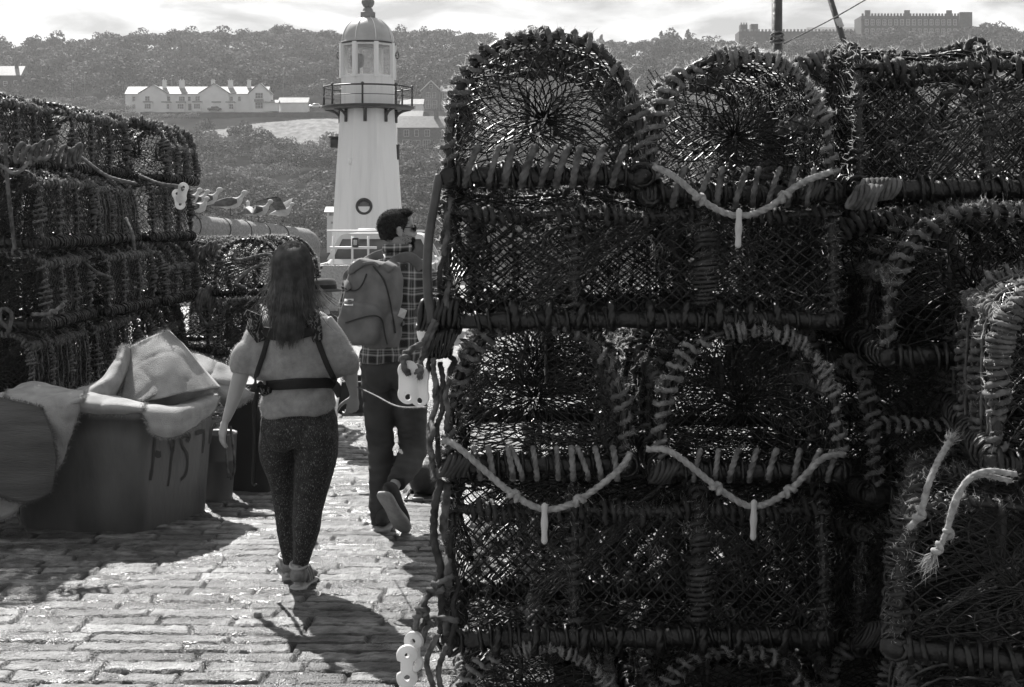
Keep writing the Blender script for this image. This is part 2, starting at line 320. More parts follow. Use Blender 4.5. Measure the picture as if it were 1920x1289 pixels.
# ------------------------------------------------------------------ foliage
leafm = [M('leaf_dark', .014, .065, sc=.07, rough=.8, tr=.12), M('leaf_mid', .03, .12, sc=.07, rough=.8, tr=.15), M('leaf_pale', .06, .19, sc=.1, rough=.8, tr=.18)]
bark = M('bark', .04, .09, sc=3, rough=.9, bump=.5, bs=10)
def leaves(cl, n, s, shell=.22):
    cl = np.array(cl, float); w = (cl[:, 3] * cl[:, 4]); k = R.choice(len(cl), n, p=w / w.sum()); d = nrm(R.normal(size=(n, 3))); d[:, 2] = np.where(d[:, 2] < -.35, -d[:, 2], d[:, 2])
    r = (1 - shell * R.rand(n) ** 1.5)[:, None] * (1 + .16 * vn(d * 2.5 + k[:, None] * 7., 1, 2))[:, None]; c = cl[k, :3] + d * r * np.stack([cl[k, 3], cl[k, 3], cl[k, 4]], -1)
    a = nrm(R.normal(size=(n, 3)) * .55 + d); b = nrm(np.cross(a, R.normal(size=(n, 3)))); e = np.cross(a, b); sz = (s * R.uniform(.5, 1.3, n))[:, None]
    V = np.stack([c - b * sz, c - e * sz * .6, c + b * sz, c + e * sz * .6], 1); i = np.arange(n)[:, None] * 4; return V.reshape(-1, 3), np.concatenate([i, i + 1, i + 2, i + 3], 1)
def clumps(h, w, n, conifer=False):
    o = []
    for i in range(n):
        a = R.rand() * 6.28; rr = R.rand() ** .5
        if conifer:
            t = i / n; o.append((math.cos(a) * w * .3 * (1 - t) * rr, math.sin(a) * w * .3 * (1 - t) * rr, h * (.3 + .68 * t), w * (.34 * (1 - t) + .06), h * .07))
        else: o.append((math.cos(a) * w * .33 * rr, math.sin(a) * w * .33 * rr, h * (.5 + .3 * R.rand() * (1.25 - rr)), w * R.uniform(.15, .28), h * R.uniform(.13, .22)))
    return o
def make_tree(h, w, n, lm, conifer=False, nl=1500, s=.42):
    root = empty('conifer' if conifer else 'tree', (0, 0, 0), 'x', 'tree'); cl = clumps(h, w, n, conifer); mb = MB(); V, f = leaves(cl, nl, s); mb.add(V, f); mb.build('crown', leafm[lm], root)
    mb = MB(); tube(mb, spline([(0, 0, -1), (.1, 0, h * .3), (0, .1, h * .7)], 4), np.linspace(.32, .1, 9), k=7)
    for c in cl[:7]: tube(mb, spline([(0, 0, h * .25), (c[0] * .5, c[1] * .5, h * .42), (c[0], c[1], c[2])], 3), np.linspace(.14, .04, 7), k=5)
    mb.build('trunk', bark, root); kids(root); return root
protos = [make_tree(11, 15, 14, 0, nl=2600), make_tree(9, 12, 11, 0, nl=2000), make_tree(9, 12, 10, 1, nl=2000), make_tree(7, 9, 8, 2, nl=1400, s=.4), make_tree(12, 6, 14, 0, True, nl=1500, s=.36), make_tree(10, 16, 9, 0, nl=1700, s=.4)]
used = [False] * 6
def put_tree(k, px, Y, sc=1, label='', group='', dz=0):
    X = (px - 960) / F * Y; o = protos[k] if not used[k] else copy_tree(protos[k]); used[k] = True
    o.location = (X, Y, float(tz(X, Y)) + dz); s = sc * R.uniform(.9, 1.1); o.scale = (s, s, s * R.uniform(.9, 1.08)); o.rotation_euler = (0, 0, R.rand() * 6.28); tag(o, label, 'tree', group)
for px in np.arange(-10, 1000, 27): put_tree([0, 1, 5, 0][R.randint(4)], px + R.uniform(-8, 8), 596 + R.uniform(-6, 12), .98 if 260 < px < 900 else .85, 'dark spreading tree on the wooded skyline left of or behind the lighthouse', 'broad trees on the skyline ridge', -1.5)
for px in (1045, 1062, 1082, 1108, 1128, 1240, 1262, 1270, 1290): put_tree(4, px, 600 + R.uniform(-3, 8), R.uniform(.65, .95), 'pointed dark conifer on the skyline above the lobster pots', 'conifers on the skyline')
for px in (1150, 1180, 1208, 1232, 1300, 1345, 1370, 1485, 1500, 1530, 1555, 1580, 1850, 1875, 1900, 1935): put_tree([0, 5, 1][R.randint(3)], px, 598 + R.uniform(-5, 8), .8, 'rounded dark tree on the skyline beside the battlemented building', 'rounded trees on the right skyline')
for px, Y, k, s in [(20, 520, 1, 1), (52, 500, 3, 1.2), (95, 515, 3, 1.4), (135, 480, 3, 1), (195, 498, 3, 1.5), (240, 530, 2, 1.2), (275, 540, 3, 1.3), (330, 520, 0, .9), (365, 515, 2, 1.2), (420, 520, 1, 1.1), (450, 510, 2, 1.3), (485, 500, 2, 1.1), (515, 530, 0, 1), (560, 520, 2, 1.1), (600, 510, 2, 1.1), (775, 520, 2, 1.2), (820, 510, 2, 1.2), (860, 530, 1, 1.2)]:
    put_tree(k, px, Y, s, 'rounded tree part way up the wooded slope behind the white terrace', 'trees on the wooded slope')
for px, Y, k, s in [(1240, 540, 2, 1.3), (1300, 560, 1, 1.2), (1370, 555, 2, 1.2), (1420, 560, 0, .9), (1500, 552, 0, 1.1), (1540, 548, 0, 1.2), (1590, 540, 1, 1.1), (1640, 535, 3, 1.5), (1690, 548, 3, 1.2), (1740, 548, 2, 1.3), (1765, 545, 2, 1.1), (1830, 560, 3, 1.2), (1880, 540, 2, 1.2), (1905, 555, 2, 1.3), (1620, 500, 3, 1.3), (1750, 500, 2, 1.4), (1670, 495, 3, 1.3), (1850, 500, 3, 1.4), (1400, 505, 3, 1.2), (1480, 500, 3, 1.1)]:
    put_tree(k, px, Y, s, 'rounded tree on the slope below the long battlemented building', 'trees below the battlemented building')
for px, Y, k, s in [(1612, 580, 1, 1.2), (1640, 578, 2, 1.1), (1668, 576, 1, 1.3), (1695, 580, 0, 1.1), (1722, 574, 2, 1.3), (1750, 580, 1, 1.2), (1778, 576, 2, 1.2), (1806, 580, 0, 1.1), (1832, 584, 1, 1.4), (1845, 590, 0, 1.4)]: put_tree(k, px, Y, s, 'rounded tree hiding the foot of the long battlemented building', 'trees at the foot of the battlemented building', -.8)
def mass(name, hh, spots, nl, s, mat):
    base = [leaves(clumps(hh, 12, 10), nl, s) for _ in range(5)]; mb = MB()
    for i, (x, y, k) in enumerate(spots):
        V, f = base[R.randint(5)]; a = R.rand() * 6.28; c, q = math.cos(a), math.sin(a); mb.add((V @ np.array([[c, q, 0], [-q, c, 0], [0, 0, 1]])) * k * [1, 1, R.uniform(.8, 1.1)] + [x, y, float(tz(x, y)) - 2.2 * k], f)
    return tag(mb.build(name, mat), kind='stuff')
sp = []; sp2 = []; sp3 = []
for Y in np.arange(462, 600, 9.5):
    for px in np.arange(-40, 1980, 50):
        p_ = px + R.uniform(-20, 20); 
        if p_ > 1150 and R.rand() < .25: continue
        if 1600 < p_ < 1830 and Y > 565: continue
        (sp if R.rand() < .72 else sp2).append(((p_ - 960) / F * Y, Y + R.uniform(-4, 4), R.uniform(.7, 1.15)))
for Y in np.arange(205, 398, 8):
    for px in np.arange(-40, 1980, 48):
        top = np.interp(px, [350, 372, 430, 500, 560, 640, 760, 900], [360, 384, 377, 370, 362, 354, 348, 346])
        if px < 330 or px > 950: top = 400
        if Y > top - 4: continue
        if 738 < px < 860 and Y > 345: continue
        (sp2 if R.rand() < .6 else sp3).append(((px + R.uniform(-16, 16) - 960) / F * Y, Y + R.uniform(-3, 3), R.uniform(.4, .75) * (.6 + .4 * min(1, Y / 300))))
for px in np.arange(60, 240, 14):
    for Y in (420, 432, 444, 455): sp3.append(((px - 960) / F * Y, Y, R.uniform(.45, .7)))
for px in np.arange(900, 1980, 30):
    for Y in (405, 418, 430, 442, 455): sp3.append(((px - 960) / F * Y, Y + R.uniform(-4, 4), R.uniform(.5, .8)))
for px in np.arange(250, 380, 22): sp3.append(((px - 960) / F * 418, 418, R.uniform(.3, .5)))
mass('woodland', 15, sp, 620, .55, leafm[0]); mass('undergrowth', 13, sp2, 520, .48, leafm[1]); mass('scrub', 11, sp3, 420, .40, leafm[2])

# ------------------------------------------------------------------ houses
wl_w = M('render_white', .68, .76, sc=.5, rough=.8); slate = M('slate_roof', .10, .17, sc=1.5, rough=.35, bump=.4, bs=3); slate_l = M('slate_roof_pale', .13, .22, sc=.6, rough=.6, spec=.3)
brick = M('dark_brick', .09, .14, sc=2, rough=.85); stone_d = M('dark_stone', .02, .045, sc=1, rough=.9, bump=.4, bs=2); trim = M('white_trim', .6); pane_m = glass('window_glass', .05)
def window(par, x, y, z, w, h, bars=1, name='window'):
    mb = MB(); t = .09
    for a, b_, c, d_ in ((x, z - h / 2, w + t, t), (x, z + h / 2, w + t, t), (x - w / 2, z, t, h), (x + w / 2, z, t, h)): box(mb, (a, y - .06, b_), (c, .12, d_))
    for i in range(bars): box(mb, (x - w / 2 + w * (i + 1) / (bars + 1), y - .05, z), (t * .6, .08, h - t))
    box(mb, (x, y - .05, z), (w - t, .08, t * .5))
    o = mb.build(name, trim, par, False); mb = MB(); box(mb, (x, y - .01, z), (w, .04, h)); mb.build('pane', pane_m, o, False); return o
def gable_roof(par, x0, x1, y0, y1, z, h, mat, along='x', ov=.35, name='roof'):
    mb = MB(); ym = (y0 + y1) / 2; xm = (x0 + x1) / 2
    if along == 'x': V = [(x0 - ov, y0 - ov, z), (x1 + ov, y0 - ov, z), (x1 + ov, y1 + ov, z), (x0 - ov, y1 + ov, z), (x0 - ov, ym, z + h), (x1 + ov, ym, z + h)]; f4 = [[0, 1, 5, 4], [2, 3, 4, 5], [3, 2, 1, 0]]; f3 = [[0, 4, 3], [1, 2, 5]]
    else: V = [(x0 - ov, y0 - ov, z), (x1 + ov, y0 - ov, z), (x1 + ov, y1, z), (x0 - ov, y1, z), (xm, y0 - ov, z + h), (xm, y1, z + h)]; f4 = [[0, 4, 5, 3], [1, 2, 5, 4], [0, 3, 2, 1]]; f3 = [[0, 1, 4], [3, 5, 2]]
    b = mb.n; mb.add(V, f4); mb.f.append(np.array(f3) + b); mb.m.append(np.zeros(2, int)); return mb.build(name, mat, par, False)
def chimney(par, x, y, z, h, w=1.0, mat=None):
    mb = MB(); box(mb, (x, y, z + h / 2), (w, .7, h)); box(mb, (x, y, z + h - .1), (w + .2, .9, .2))
    for d in (-.25, .25): lathe(mb, (x + d * w, y, z + h), [(.13, 0), (.11, .45)], 8)
    return mb.build('chimney', mat or wl_w, par, False)
def terrace():
    Y = 436.0; k = F / Y; gx = lambda px: (px - 235) / k; x0 = (235 - 960) / k; root = empty('terrace_house', (x0, Y, 34.6), 'long white terrace with several gables and chimneys on the hillside', 'house')
    Hh = 5.0; mb = MB(); prism(mb, [(0, -2), (gx(500), -2), (gx(500), Hh), (0, Hh)], 0, 8)
    gs = [(262, 314, 2.7), (375, 430, 3.0), (468, 508, 3.2)]
    mb.build('wall', wl_w, root, False)
    rf = gable_roof(root, gx(236), gx(500), 0, 8, Hh + .01, 2.6, slate_l)
    for a, b_, hh in gs:
        m = (gx(a) + gx(b_)) / 2; mb = MB(); prism(mb, [(gx(a), -2), (gx(b_), -2), (gx(b_), Hh), (m, Hh + hh), (gx(a), Hh)], -1.0, 4); mb.build('gable', wl_w, root, False); mb = MB()
        for s_, e_ in ((gx(a) - .3, m), (gx(b_) + .3, m)):
            box(mb, ((s_ + e_) / 2, 1.3, Hh + hh / 2 + .12), (math.hypot(e_ - s_, hh) + .1, 5.2, .16), M=Matrix.Rotation(-math.atan2(hh, e_ - s_), 3, 'Y'))
        mb.build('gable_roof', slate, root, False)
    for px, w_ in ((303, 1.1), (336, 1.6), (395, 1.1), (428, 1.5), (463, 1.1)): chimney(root, gx(px), 3.5, Hh + 1.8, 2.7, w_)
    for px, bars in ((251, 0), (278, 1), (298, 0), (314, 2), (341, 2), (355, 0), (372, 1), (391, 0), (407, 2), (434, 0), (449, 0)): window(root, gx(px), -1.02 if px in (278, 372) else -.02, 3.5, .9 + .45 * bars, 1.4, bars)
    for px, bars in ((251, 0), (298, 0), (391, 0)): window(root, gx(px), -.02, 1.1, .9, 1.4, 0)
    for px in (280, 313, 340, 372, 407, 433):
        y = -1.9 if px in (280, 372) else -.9; mb = MB(); box(mb, (gx(px), y + .45, .9), (2.4, .9, 2.8)); o = mb.build('bay', wl_w, root, False); mb = MB(); box(mb, (gx(px), y + .4, 2.45), (2.9, 1.3, .35)); mb.build('bay_roof', slate, o, False); window(root, gx(px), y - .02, 1.1, 1.9, 1.5, 2)
    window(root, gx(487), -1.02, 1.4, 2.3, 1.8, 2); window(root, gx(487), -1.02, 4.4, 2.3, 1.7, 2)
    mb = MB(); box(mb, (gx(487), -1.5, 2.9), (2.7, 1.0, .7)); mb.build('balcony', slate, root, False); mb = MB(); box(mb, (gx(510), 0, .9), (4, 3, 2.6)); o = mb.build('porch', wl_w, root, False); gable_roof(o, gx(500), gx(522), -1.5, 1.5, 2.2, 1.0, slate_l)
    mb = MB(); [box(mb, (gx(px), -.06, 1.), (.9, .12, 2.0)) for px in (356, 392)]; mb.build('door', slate, root, False)
terrace()
def simple_house(name, px0, px1, ybase, yeave, yridge, Y, wall, roof, label, wins, along='x', depth=8, ch=(), extra=None):
    k = F / Y; x0, zb = P(px0, ybase, Y)[[0, 2]]; w = (px1 - px0) / k; he = (ybase - yeave) / k; hr = (yeave - yridge) / k; root = empty(name, (x0, Y, zb), label, 'house'); mb = MB()
    if along == 'x': prism(mb, [(0, -3), (w, -3), (w, he), (0, he)], 0, depth)
    else: prism(mb, [(0, -3), (w, -3), (w, he), (w / 2, he + hr - .3), (0, he)], 0, depth)
    mb.build('wall', wall, root, False)
    if along == 'x': gable_roof(root, 0, w, 0, depth, he + .01, hr, roof)
    else: gable_roof(root, 0, w, 0, depth, he + .01, hr, roof, 'y') if False else None
    if along == 'y':
        mb = MB()
        for s_, e_ in ((-.5, w / 2), (w + .5, w / 2)): box(mb, ((s_ + e_) / 2, depth / 2 - .4, he + hr / 2), (math.hypot(e_ - s_, hr) + .1, depth + 1.4, .22), M=Matrix.Rotation(-math.atan2(hr, e_ - s_), 3, 'Y'))
        mb.build('roof', roof, root, False); mb = MB()
        for s_, e_ in ((-.5, w / 2), (w + .5, w / 2)): box(mb, ((s_ + e_) / 2, -1.16, he + hr / 2), (math.hypot(e_ - s_, hr) + .1, .1, .34), M=Matrix.Rotation(-math.atan2(hr, e_ - s_), 3, 'Y'))
        mb.build('barge_board', trim, root, False)
    for px, py, ww, hh, b in wins: window(root, (px - px0) / k, -.02, (ybase - py) / k, ww / k, hh / k, b)
    for px in ch: chimney(root, (px - px0) / k, depth * .4, he + hr * .6, hr * .4 + 1.5, 1.1, wall)
    return root
simple_house('brick_house', 791, 826, 206, 172, 152, 452, brick, slate, 'tall dark brick house with steep white edged gable beside the lighthouse', [(808, 163, 6, 8, 0), (803, 179, 8, 10, 1), (814, 179, 6, 10, 0), (803, 196, 9, 16, 1), (815, 196, 8, 14, 0)], 'y')
simple_house('brick_house', 827, 885, 206, 172, 158, 453, brick, slate, 'dark brick house adjoining the right of the steep gabled one', [(836, 163, 6, 8, 0), (834, 180, 9, 12, 1), (843, 180, 6, 12, 0), (833, 198, 9, 15, 1), (845, 198, 9, 15, 1), (868, 182, 9, 12, 1)], 'x', ch=(850,))
simple_house('brick_house', 745, 890, 286, 240, 216, 356, brick, slate, 'low dark brick terrace with white framed windows right of the lighthouse', [(762, 250, 9, 12, 1), (781, 250, 7, 12, 0), (801, 250, 9, 12, 1), (833, 250, 9, 12, 1), (763, 272, 16, 18, 2), (781, 273, 13, 19, 1), (800, 272, 13, 18, 2), (833, 271, 15, 18, 2), (860, 271, 13, 18, 1)], 'x', ch=(817,))
simple_house('house', 752, 792, 212, 196, 184, 430, wl_w, slate_l, 'pale house with hipped roof just left of the brick gable', [(775, 202, 8, 6, 1)], 'x')
simple_house('house', 748, 790, 238, 222, 206, 392, wl_w, slate, 'white house with dark roof half hidden above the brick terrace', [(761, 228, 7, 7, 0), (778, 228, 7, 6, 0)], 'x')
simple_house('garage', 523, 576, 204, 193, 182, 438, wl_w, slate_l, 'white garage with pale sloping roof right of the white terrace', [], 'x', 5)
simple_house('hut', 613, 634, 432, 398, 388, 190, wl_w, wl_w, 'small white harbour hut left of the lighthouse base', [(623, 402, 12, 6, 1), (625, 418, 8, 4, 0)], 'x', 3)
simple_house('stone_house', -12, 38, 164, 142, 122, 470, stone_d, slate, 'dim stone house with steep gable among trees at the far left', [(10, 157, 7, 8, 0), (30, 156, 8, 8, 0)], 'x', ch=(25,))
simple_house('house', 1470, 1560, 118, 112, 101, 560, wl_w, slate_l, 'low pale roofed building among trees left of the battlemented building', [(1500, 114, 8, 4, 0), (1530, 114, 8, 4, 0)], 'x')
mb = MB(); box(mb, (P(460, 209, 428)[0], 427, 31.5), ((640 - 250) / F * 428, .8, 3.6)); tag(mb.build('retaining_wall', stone_d, None, False), 'dark retaining wall running below the white terrace', 'wall')
def castle():
    Y = 590; k = F / Y; x0, zb = P(1615, 92, Y)[[0, 2]]; w = 205 / k; H_ = 62 / k; root = empty('castle_hotel', (x0, Y, zb), 'long dark battlemented building on the skyline at the right', 'building'); mb = MB()
    box(mb, (w / 2, 6, H_ / 2 - 3), (w, 12, H_ + 6)); box(mb, (w - 2.5, -1, H_ / 2 - 2.5), (5, 2.2, H_ + 7.5)); mb.build('wall', stone_d, root, False); mb = MB()
    for i in range(34): box(mb, (.6 + i * w / 34.3, .3, H_ + .5), (.75, .6, 1.0))
    for x in (12 / k, 86 / k, 165 / k): box(mb, (x, .4, H_ + 1.2), (2.2, 1.0, 2.2))
    mb.build('battlement', stone_d, root, False)
    for row, z in enumerate((.80, .52, .22)):
        for i in range(17):
            if row == 2 and i % 3: continue
            window(root, 2.2 + i * (w - 5) / 16.5, -.02, H_ * z, 1.3, 2.3, 1)
    root = empty('castle_wing', P(1386, 60, 600), 'low battlemented wing with pale roofs left of the mast', 'building'); mb = MB(); k = F / 600
    box(mb, (26, 6, -2.6), (52, 10, 5.8)); box(mb, (2.5, 5, 0), (3, 4, 7)); box(mb, (7, 5, 0), (3, 4, 7.4)); mb.build('wall', stone_d, root, False); mb = MB()
    for i in range(34): box(mb, (1 + i * 1.5, 1.2, .75), (.8, .6, .9))
    for i in range(3): box(mb, (1.4 + i * 1.1, 3.2, 3.9), (.5, .4, .8))
    mb.build('battlement', brick, root, False); gable_roof(root, 30, 50, 2, 9, .4, 2.2, slate_l)
castle()
def far_lamp(px, y0, y1, Y):
    p = P(px, y1, Y); q = P(px, y0, Y); r = empty('street_lamp', p, 'thin street lamp standing on the hillside near x', 'street lamp', 'hillside street lamps'); mb = MB(); h = q[2] - p[2]; tube(mb, [(0, 0, -2), (0, 0, h)], [.09, .06], 6); mb.build('pole', slate, r); mb = MB(); box(mb, (.25, 0, h), (.7, .25, .2), bev=.05); mb.build('lamp_head', trim, r); return r
far_lamp(322, 142, 168, 450)['label'] = 'thin street lamp behind the white terrace between its chimneys'; far_lamp(531, 128, 182, 452)['label'] = 'tall thin lamp post above the white garage'; far_lamp(136, 115, 180, 452)['label'] = 'tall thin lamp post among trees above the left pot stack'; far_lamp(159, 136, 170, 452)['label'] = 'short thin lamp post among trees left of the terrace'
def far_car(px, py, Y, label, mat):
    r = empty('parked_car', P(px, py, Y), label, 'car'); mb = MB(); box(mb, (0, 0, .65), (4.2, 1.7, .7), bev=.2); box(mb, (.1, 0, 1.2), (2.2, 1.5, .6), bev=.25); mb.build('body', mat, r); mb = MB(); box(mb, (.1, -.76, 1.2), (1.8, .05, .35)); mb.build('window', pane_m, r)
    for x in (-1.3, 1.3): mb = MB(); tube(mb, [(x, -.9, .32), (x, -.7, .32)], .32, 14); mb.build('wheel', MAT['rubber'], r)
far_car(592, 204, 434, 'white car parked at the right end of the terrace road', M('car_white', .7, rough=.2)); far_car(402, 209, 434, 'dark car parked in front of the white terrace', M('car_dark', .06, rough=.2))

# ------------------------------------------------------------------ lighthouse
def lighthouse():
    Y = 50.; k = F / Y; c = P(690, 408, Y); gz = -.035 - .02 * 37.5 - .004 * 41; Zp = lambda py: EYE - (py - HY) / k - gz
    root = empty('lighthouse', (c[0], Y, gz), 'white octagonal iron lighthouse with gallery and domed lantern on the pier', 'lighthouse'); a0 = math.pi / 8
    cir = 1 / math.cos(math.pi / 8); wm = M('lighthouse_paint', .80, .88, sc=1.6, rough=.6, bump=.3, bs=7, stretch=(4, 4, .22), pos=(.30, .52), det=9); dk = M('dark_iron', .02, .04, sc=5, rough=.4)
    mb = MB(); lathe(mb, (0, 0, 0), [(1.40 * cir, 0), (1.20 * cir, Zp(440)), (.93 * cir, Zp(206))], 8, a0); mb.build('tower', wm, root, False)
    mb = MB(); lathe(mb, (0, 0, 0), [(1.55 * cir, 0), (1.5 * cir, .35), (1.4 * cir, .45)], 8, a0); mb.build('plinth', wm, root, False)
    mb = MB(); lathe(mb, (0, 0, 0), [(1.50, Zp(207)), (1.62, Zp(203)), (1.62, Zp(200.5)), (1.2, Zp(199.5))], 48); g = mb.build('gallery', dk, root)
    for i in range(8):
        a = i * math.pi / 4 + math.pi / 2; mb = MB(); d = np.array([math.cos(a), math.sin(a), 0]); mbp = [(d * .98 + [0, 0, Zp(229)]), (d * 1.02 + [0, 0, Zp(218)]), (d * 1.2 + [0, 0, Zp(210)]), (d * 1.5 + [0, 0, Zp(206)])]
        tube(mb, spline(mbp, 6), .045, 6); tube(mb, [d * .98 + [0, 0, Zp(231)], d * .98 + [0, 0, Zp(206)]], .06, 6); mb.build('bracket', dk, root)
    mb = MB(); th = np.linspace(0, 2 * math.pi, 65)[:-1]; ring = lambda r, z: np.stack([np.cos(th) * r, np.sin(th) * r, th * 0 + z], -1)
    tube(mb, ring(1.55, Zp(165.5)), .03, 6, closed=True); tube(mb, ring(1.55, Zp(183)), .012, 6, closed=True)
    for i in range(8): a = i * math.pi / 4 + math.pi / 2 - .02; tube(mb, [(math.cos(a) * 1.55, math.sin(a) * 1.55, Zp(201)), (math.cos(a) * 1.55, math.sin(a) * 1.55, Zp(164))], .035, 6); ell(mb, (math.cos(a) * 1.55, math.sin(a) * 1.55, Zp(164)), (.06, .06, .06), 8, 6)
    mb.build('railing', dk, root)
    mb = MB(); lathe(mb, (0, 0, 0), [(.90 * cir, Zp(207)), (.90 * cir, Zp(147))], 8, a0); mb.build('lantern_base', wm, root, False)
    mb = MB()
    for i in range(8):
        a = a0 + i * math.pi / 4; box(mb, (math.cos(a) * .90 * cir * .97, math.sin(a) * .90 * cir * .97, (Zp(148) + Zp(84)) / 2), (.15, .15, Zp(84) - Zp(148) + .02), rz=a)
        a += math.pi / 8
        for z in (Zp(145.5), Zp(86)): box(mb, (math.cos(a) * .885, math.sin(a) * .885, z), (.05, .6, .08), rz=a)
    mb.build('lantern_frame', wm, root, False)
    gl = M('lantern_glass', .8, rough=.03); b_ = gl.node_tree.nodes['Principled BSDF']; b_.inputs['Transmission Weight'].default_value = 0; tn = gl.node_tree.nodes.new('ShaderNodeBsdfTransparent'); ms = gl.node_tree.nodes.new('ShaderNodeMixShader'); tn.inputs[0].default_value = (.93, .93, .93, 1); ms.inputs[0].default_value = .80
    gl.node_tree.links.new(b_.outputs[0], ms.inputs[1]); gl.node_tree.links.new(tn.outputs[0], ms.inputs[2]); gl.node_tree.links.new(ms.outputs[0], gl.node_tree.nodes['Material Output'].inputs[0])
    mb = MB()
    for i in range(8): a = i * math.pi / 4 + math.pi / 4 + a0 * 0 + math.pi / 2; box(mb, (math.cos(a) * .86, math.sin(a) * .86, (Zp(145) + Zp(86)) / 2), (.015, .58, Zp(86) - Zp(145)), rz=a)
    mb.build('lantern_pane', gl, root, False)
    mb = MB(); lathe(mb, (-.38, 0, Zp(147)), [(.1, 0), (.1, .35), (.22, .4), (.25, .75), (.18, .85)], 16); mb.build('lamp', dk, root)
    pr = [(.94, Zp(82.5)), (.94, Zp(80))] + [(.92 * math.cos(t) ** .9, Zp(80) + (Zp(33) - Zp(80)) * math.sin(t)) for t in np.linspace(0, 1.32, 12)]
    mb = MB(); lathe(mb, (0, 0, 0), pr, 32); dm = mb.build('dome', M('dome_paint', .36, .46, sc=2, rough=.4), root)
    mb = MB()
    for i in range(8): a = a0 + i * math.pi / 4; tube(mb, [(math.cos(a) * (r + .012), math.sin(a) * (r + .012), z) for r, z in pr[2:]], .014, 5)
    mb.build('rib', wm, dm)
    mb = MB(); lathe(mb, (0, 0, 0), [(.98, Zp(84.5)), (.99, Zp(82)), (.94, Zp(81.4))], 32); mb.build('dome_band', dk, root)
    mb = MB(); lathe(mb, (0, 0, 0), [(.27, Zp(34)), (.27, Zp(24)), (.2, Zp(22)), (.17, Zp(17)), (.11, Zp(15)), (.17, Zp(13)), (.235, Zp(7)), (.235, Zp(2)), (.15, Zp(-3)), (.05, Zp(-5))], 8, a0); mb.build('finial', M('finial_paint', .2, .3, sc=3), root, False)
    for s in (-1, 1):
        mb = MB(); th2 = np.linspace(0, 2 * math.pi, 13)[:-1]; tube(mb, np.stack([s * 1.03 + .05 * np.cos(th2), th2 * 0 - .1, Zp(105) + .13 * np.sin(th2)], -1), .018, 5, closed=True); box(mb, (s * .97, -.1, Zp(105)), (.1, .03, .03)); mb.build('handle', dk, root)
    rr = 1.105; mb = MB(); th2 = np.linspace(0, 2 * math.pi, 33)[:-1]; x0 = -.02; ring2 = np.stack([x0 + .245 * np.cos(th2), th2 * 0 - rr - .03, Zp(388) + .245 * np.sin(th2)], -1); tube(mb, ring2, .05, 8, closed=True); pf = mb.build('porthole', dk, root)
    mb = MB(); tube(mb, [(x0, -rr + .05, Zp(388)), (x0, -rr - .035, Zp(388))], .24, 24); mb.build('pane', M('porthole_glass', .12, rough=.2), pf)
    mb = MB(); box(mb, (-1.13, -.2, Zp(269)), (.32, .3, .36), bev=.04); box(mb, (-.98, -.2, Zp(269)), (.2, .1, .1)); box(mb, (-1.13, -.2, Zp(269) + .2), (.38, .36, .04)); mb.build('floodlight', dk, root)
    mb = MB(); tube(mb, [(1.05, -.1, Zp(300)), (1.05, -.1, Zp(272))], .07, 8); mb.build('pipe', dk, root)
    mb = MB(); box(mb, (-.52, -1.0, Zp(305)), (.12, .1, .2), bev=.02); mb.build('junction_box', wm, root)
lighthouse()

